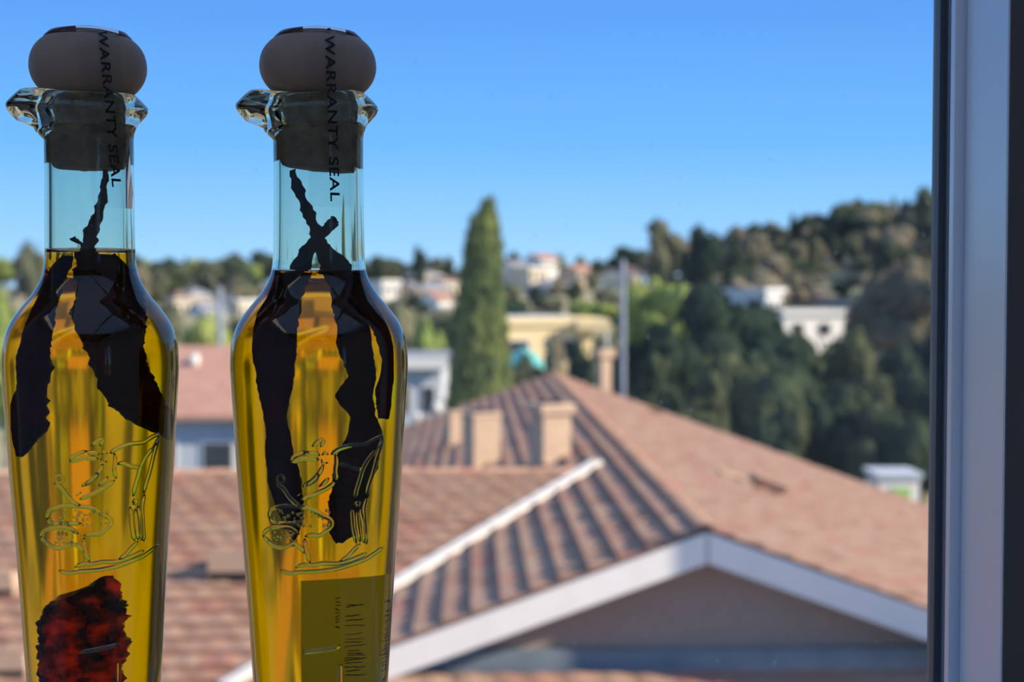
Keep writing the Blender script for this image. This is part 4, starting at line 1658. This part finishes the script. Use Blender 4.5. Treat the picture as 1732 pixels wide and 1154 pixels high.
ax = 156
pod('dried_chilli', 'lumpy black chilli hanging in the oil above the tomato, tip by the glass edge', 'chilli', BL, ax,
    [(118, 437, 10), (108, 455, 16), (94, 480, 17), (82, 519, 20), (72, 552, 23), (65, 585, 24), (62, 618, 30), (60, 650, 24), (50, 683, 33), (45, 716, 37), (38, 742, 24), (36, 762, 8)],
    -.42, M['chilli'], 3.1, .6, .2,
    extra=[([(184, 288, 0), (180, 330, 0), (168, 370, 0), (157, 400, 0), (152, 425, 0), (140, 440, -.2)], [5, 7, 8, 11, 13, 12]),
           ([(126, 404, -.1), (138, 414, -.05), (152, 428, 0)], [3, 4.5, 6])])
pod('dried_chilli', 'broad folded black chilli running slantwise to the shoulder of the bottle', 'chilli', BL, ax,
    [(170, 434, 26), (176, 460, 46), (190, 495, 52), (190, 530, 62), (188, 560, 60), (192, 590, 48), (204, 620, 46), (214, 652, 46), (232, 682, 46), (258, 705, 44), (276, 725, 26), (288, 742, 10)],
    -.30, M['chilli'], 8.4, .42, .16)
pod('dried_tomato', 'crumpled deep red dried tomato at the bottom of the golden oil', 'tomato', BL, ax,
    [(176, 964, 10), (172, 976, 26), (150, 994, 50), (138, 1012, 68), (137, 1040, 70), (136, 1070, 70), (136, 1100, 70), (133, 1130, 66), (126, 1160, 66), (122, 1200, 60), (122, 1250, 50), (122, 1300, 24)],
    -.35, M['tomato'], 5.7, .35, .18)
ax = 541
pod('dried_chilli', 'long dark chilli with reddish middle and frayed tip hanging nearly upright', 'chilli', BR, ax,
    [(505, 466, 26), (492, 480, 32), (482, 502, 33), (471, 552, 37), (467, 601, 34), (469, 650, 28), (469, 693, 18), (473, 733, 20), (479, 766, 24), (483, 800, 26), (490, 835, 24), (494, 858, 20), (497, 880, 11), (498, 898, 3)],
    -.50, M['chilli'], 1.3, .5, .12,
    extra=[([(494, 290, 0), (506, 322, 0), (522, 360, 0), (538, 400, 0), (552, 440, 0), (560, 470, -.1)], [5, 8, 10, 11, 12, 14]),
           ([(570, 372, .1), (556, 388, .05), (540, 402, 0), (520, 430, -.1), (506, 462, -.3)], [8, 9, 9, 12, 16]),
           ([(545, 418, .05), (566, 436, .1), (590, 458, .15), (600, 480, .1)], [9, 11, 12, 14])])
pod('dried_chilli', 'crooked olive-black chilli with notched edge behind the embossed hind leg', 'chilli', BR, ax,
    [(572, 468, 24), (584, 502, 23), (594, 552, 29), (602, 601, 28), (610, 631, 22), (597, 664, 31), (612, 700, 20), (616, 726, 27), (607, 750, 33), (600, 785, 34), (592, 813, 30), (587, 840, 30), (584, 862, 29), (580, 890, 26), (573, 905, 6)],
    -.30, M['chilli'], 6.2, .4, .14)
pod('dried_chilli', 'short curled black chilli tucked under the bottle shoulder', 'chilli', BR, ax,
    [(600, 472, 22), (612, 502, 24), (626, 529, 20), (650, 568, 18), (657, 604, 14), (656, 631, 16), (649, 664, 17), (649, 683, 15), (648, 703, 11)],
    -.52, M['chilli'], 9.9, .5, .2)
pod('dried_tomato', 'dark red dried tomato lying low under the raised letters', 'tomato', BR, ax,
    [(580, 1148, 14), (580, 1160, 40), (575, 1185, 60), (570, 1220, 64), (565, 1260, 50), (560, 1300, 24)], -.2, M['tomato'], 4.4, .4, .14)

# paper label glued to the back of the bottle with the three chillies; faded scribbles on it
root, inside, S, rz, X, surf = BR
lv, lf = [], []
na, nz_ = 14, 10
for j in range(nz_ + 1):
    for i in range(na + 1):
        a = math.radians(-5.5 + 75 * i / na)          # from just past the back line round one side
        y = 986 + (1300 - 986) * j / nz_
        r = prof_r(y) + 0.8
        lv.append((r * S * math.sin(a), r * S * math.cos(a), zl(y - 12 * i / na)))
for j in range(nz_):
    for i in range(na):
        q = j * (na + 1) + i
        lf.append((q, q + 1, q + na + 2, q + na + 1))
lab = obj('paper_label', mesh('paper_label', lv, lf, M['paper']), root)
tag(lab, label='olive tinted paper label')
rs = random.Random(21)
mb = MB()
for col, wcol, y0, y1 in ((9.3, 4.2, 1030, 1290), (5.3, 1.5, 1018, 1070)):
    y = y0
    while y < y1:
        a0 = math.radians(col - wcol * rs.uniform(.6, 1) / 2)
        a1 = math.radians(col + wcol * rs.uniform(.4, 1) / 2)
        dy = rs.uniform(-3, 3)
        P = []
        for t in np.linspace(0, 1, 5):
            a = a0 + (a1 - a0) * t
            yy_ = y + dy * t + rs.uniform(-.8, .8)
            r = prof_r(yy_) - .2
            P.append((r * S * math.sin(a), r * S * math.cos(a), zl(yy_)))
        mb.tube(P, .8 * S * rs.uniform(.7, 1.3), 5)
        y += rs.uniform(3.5, 8) if rs.random() < .85 else 16
sc_ = mb.build('scribbles', M['ink'], lab)
tag(sc_, label='faded handwriting strokes')
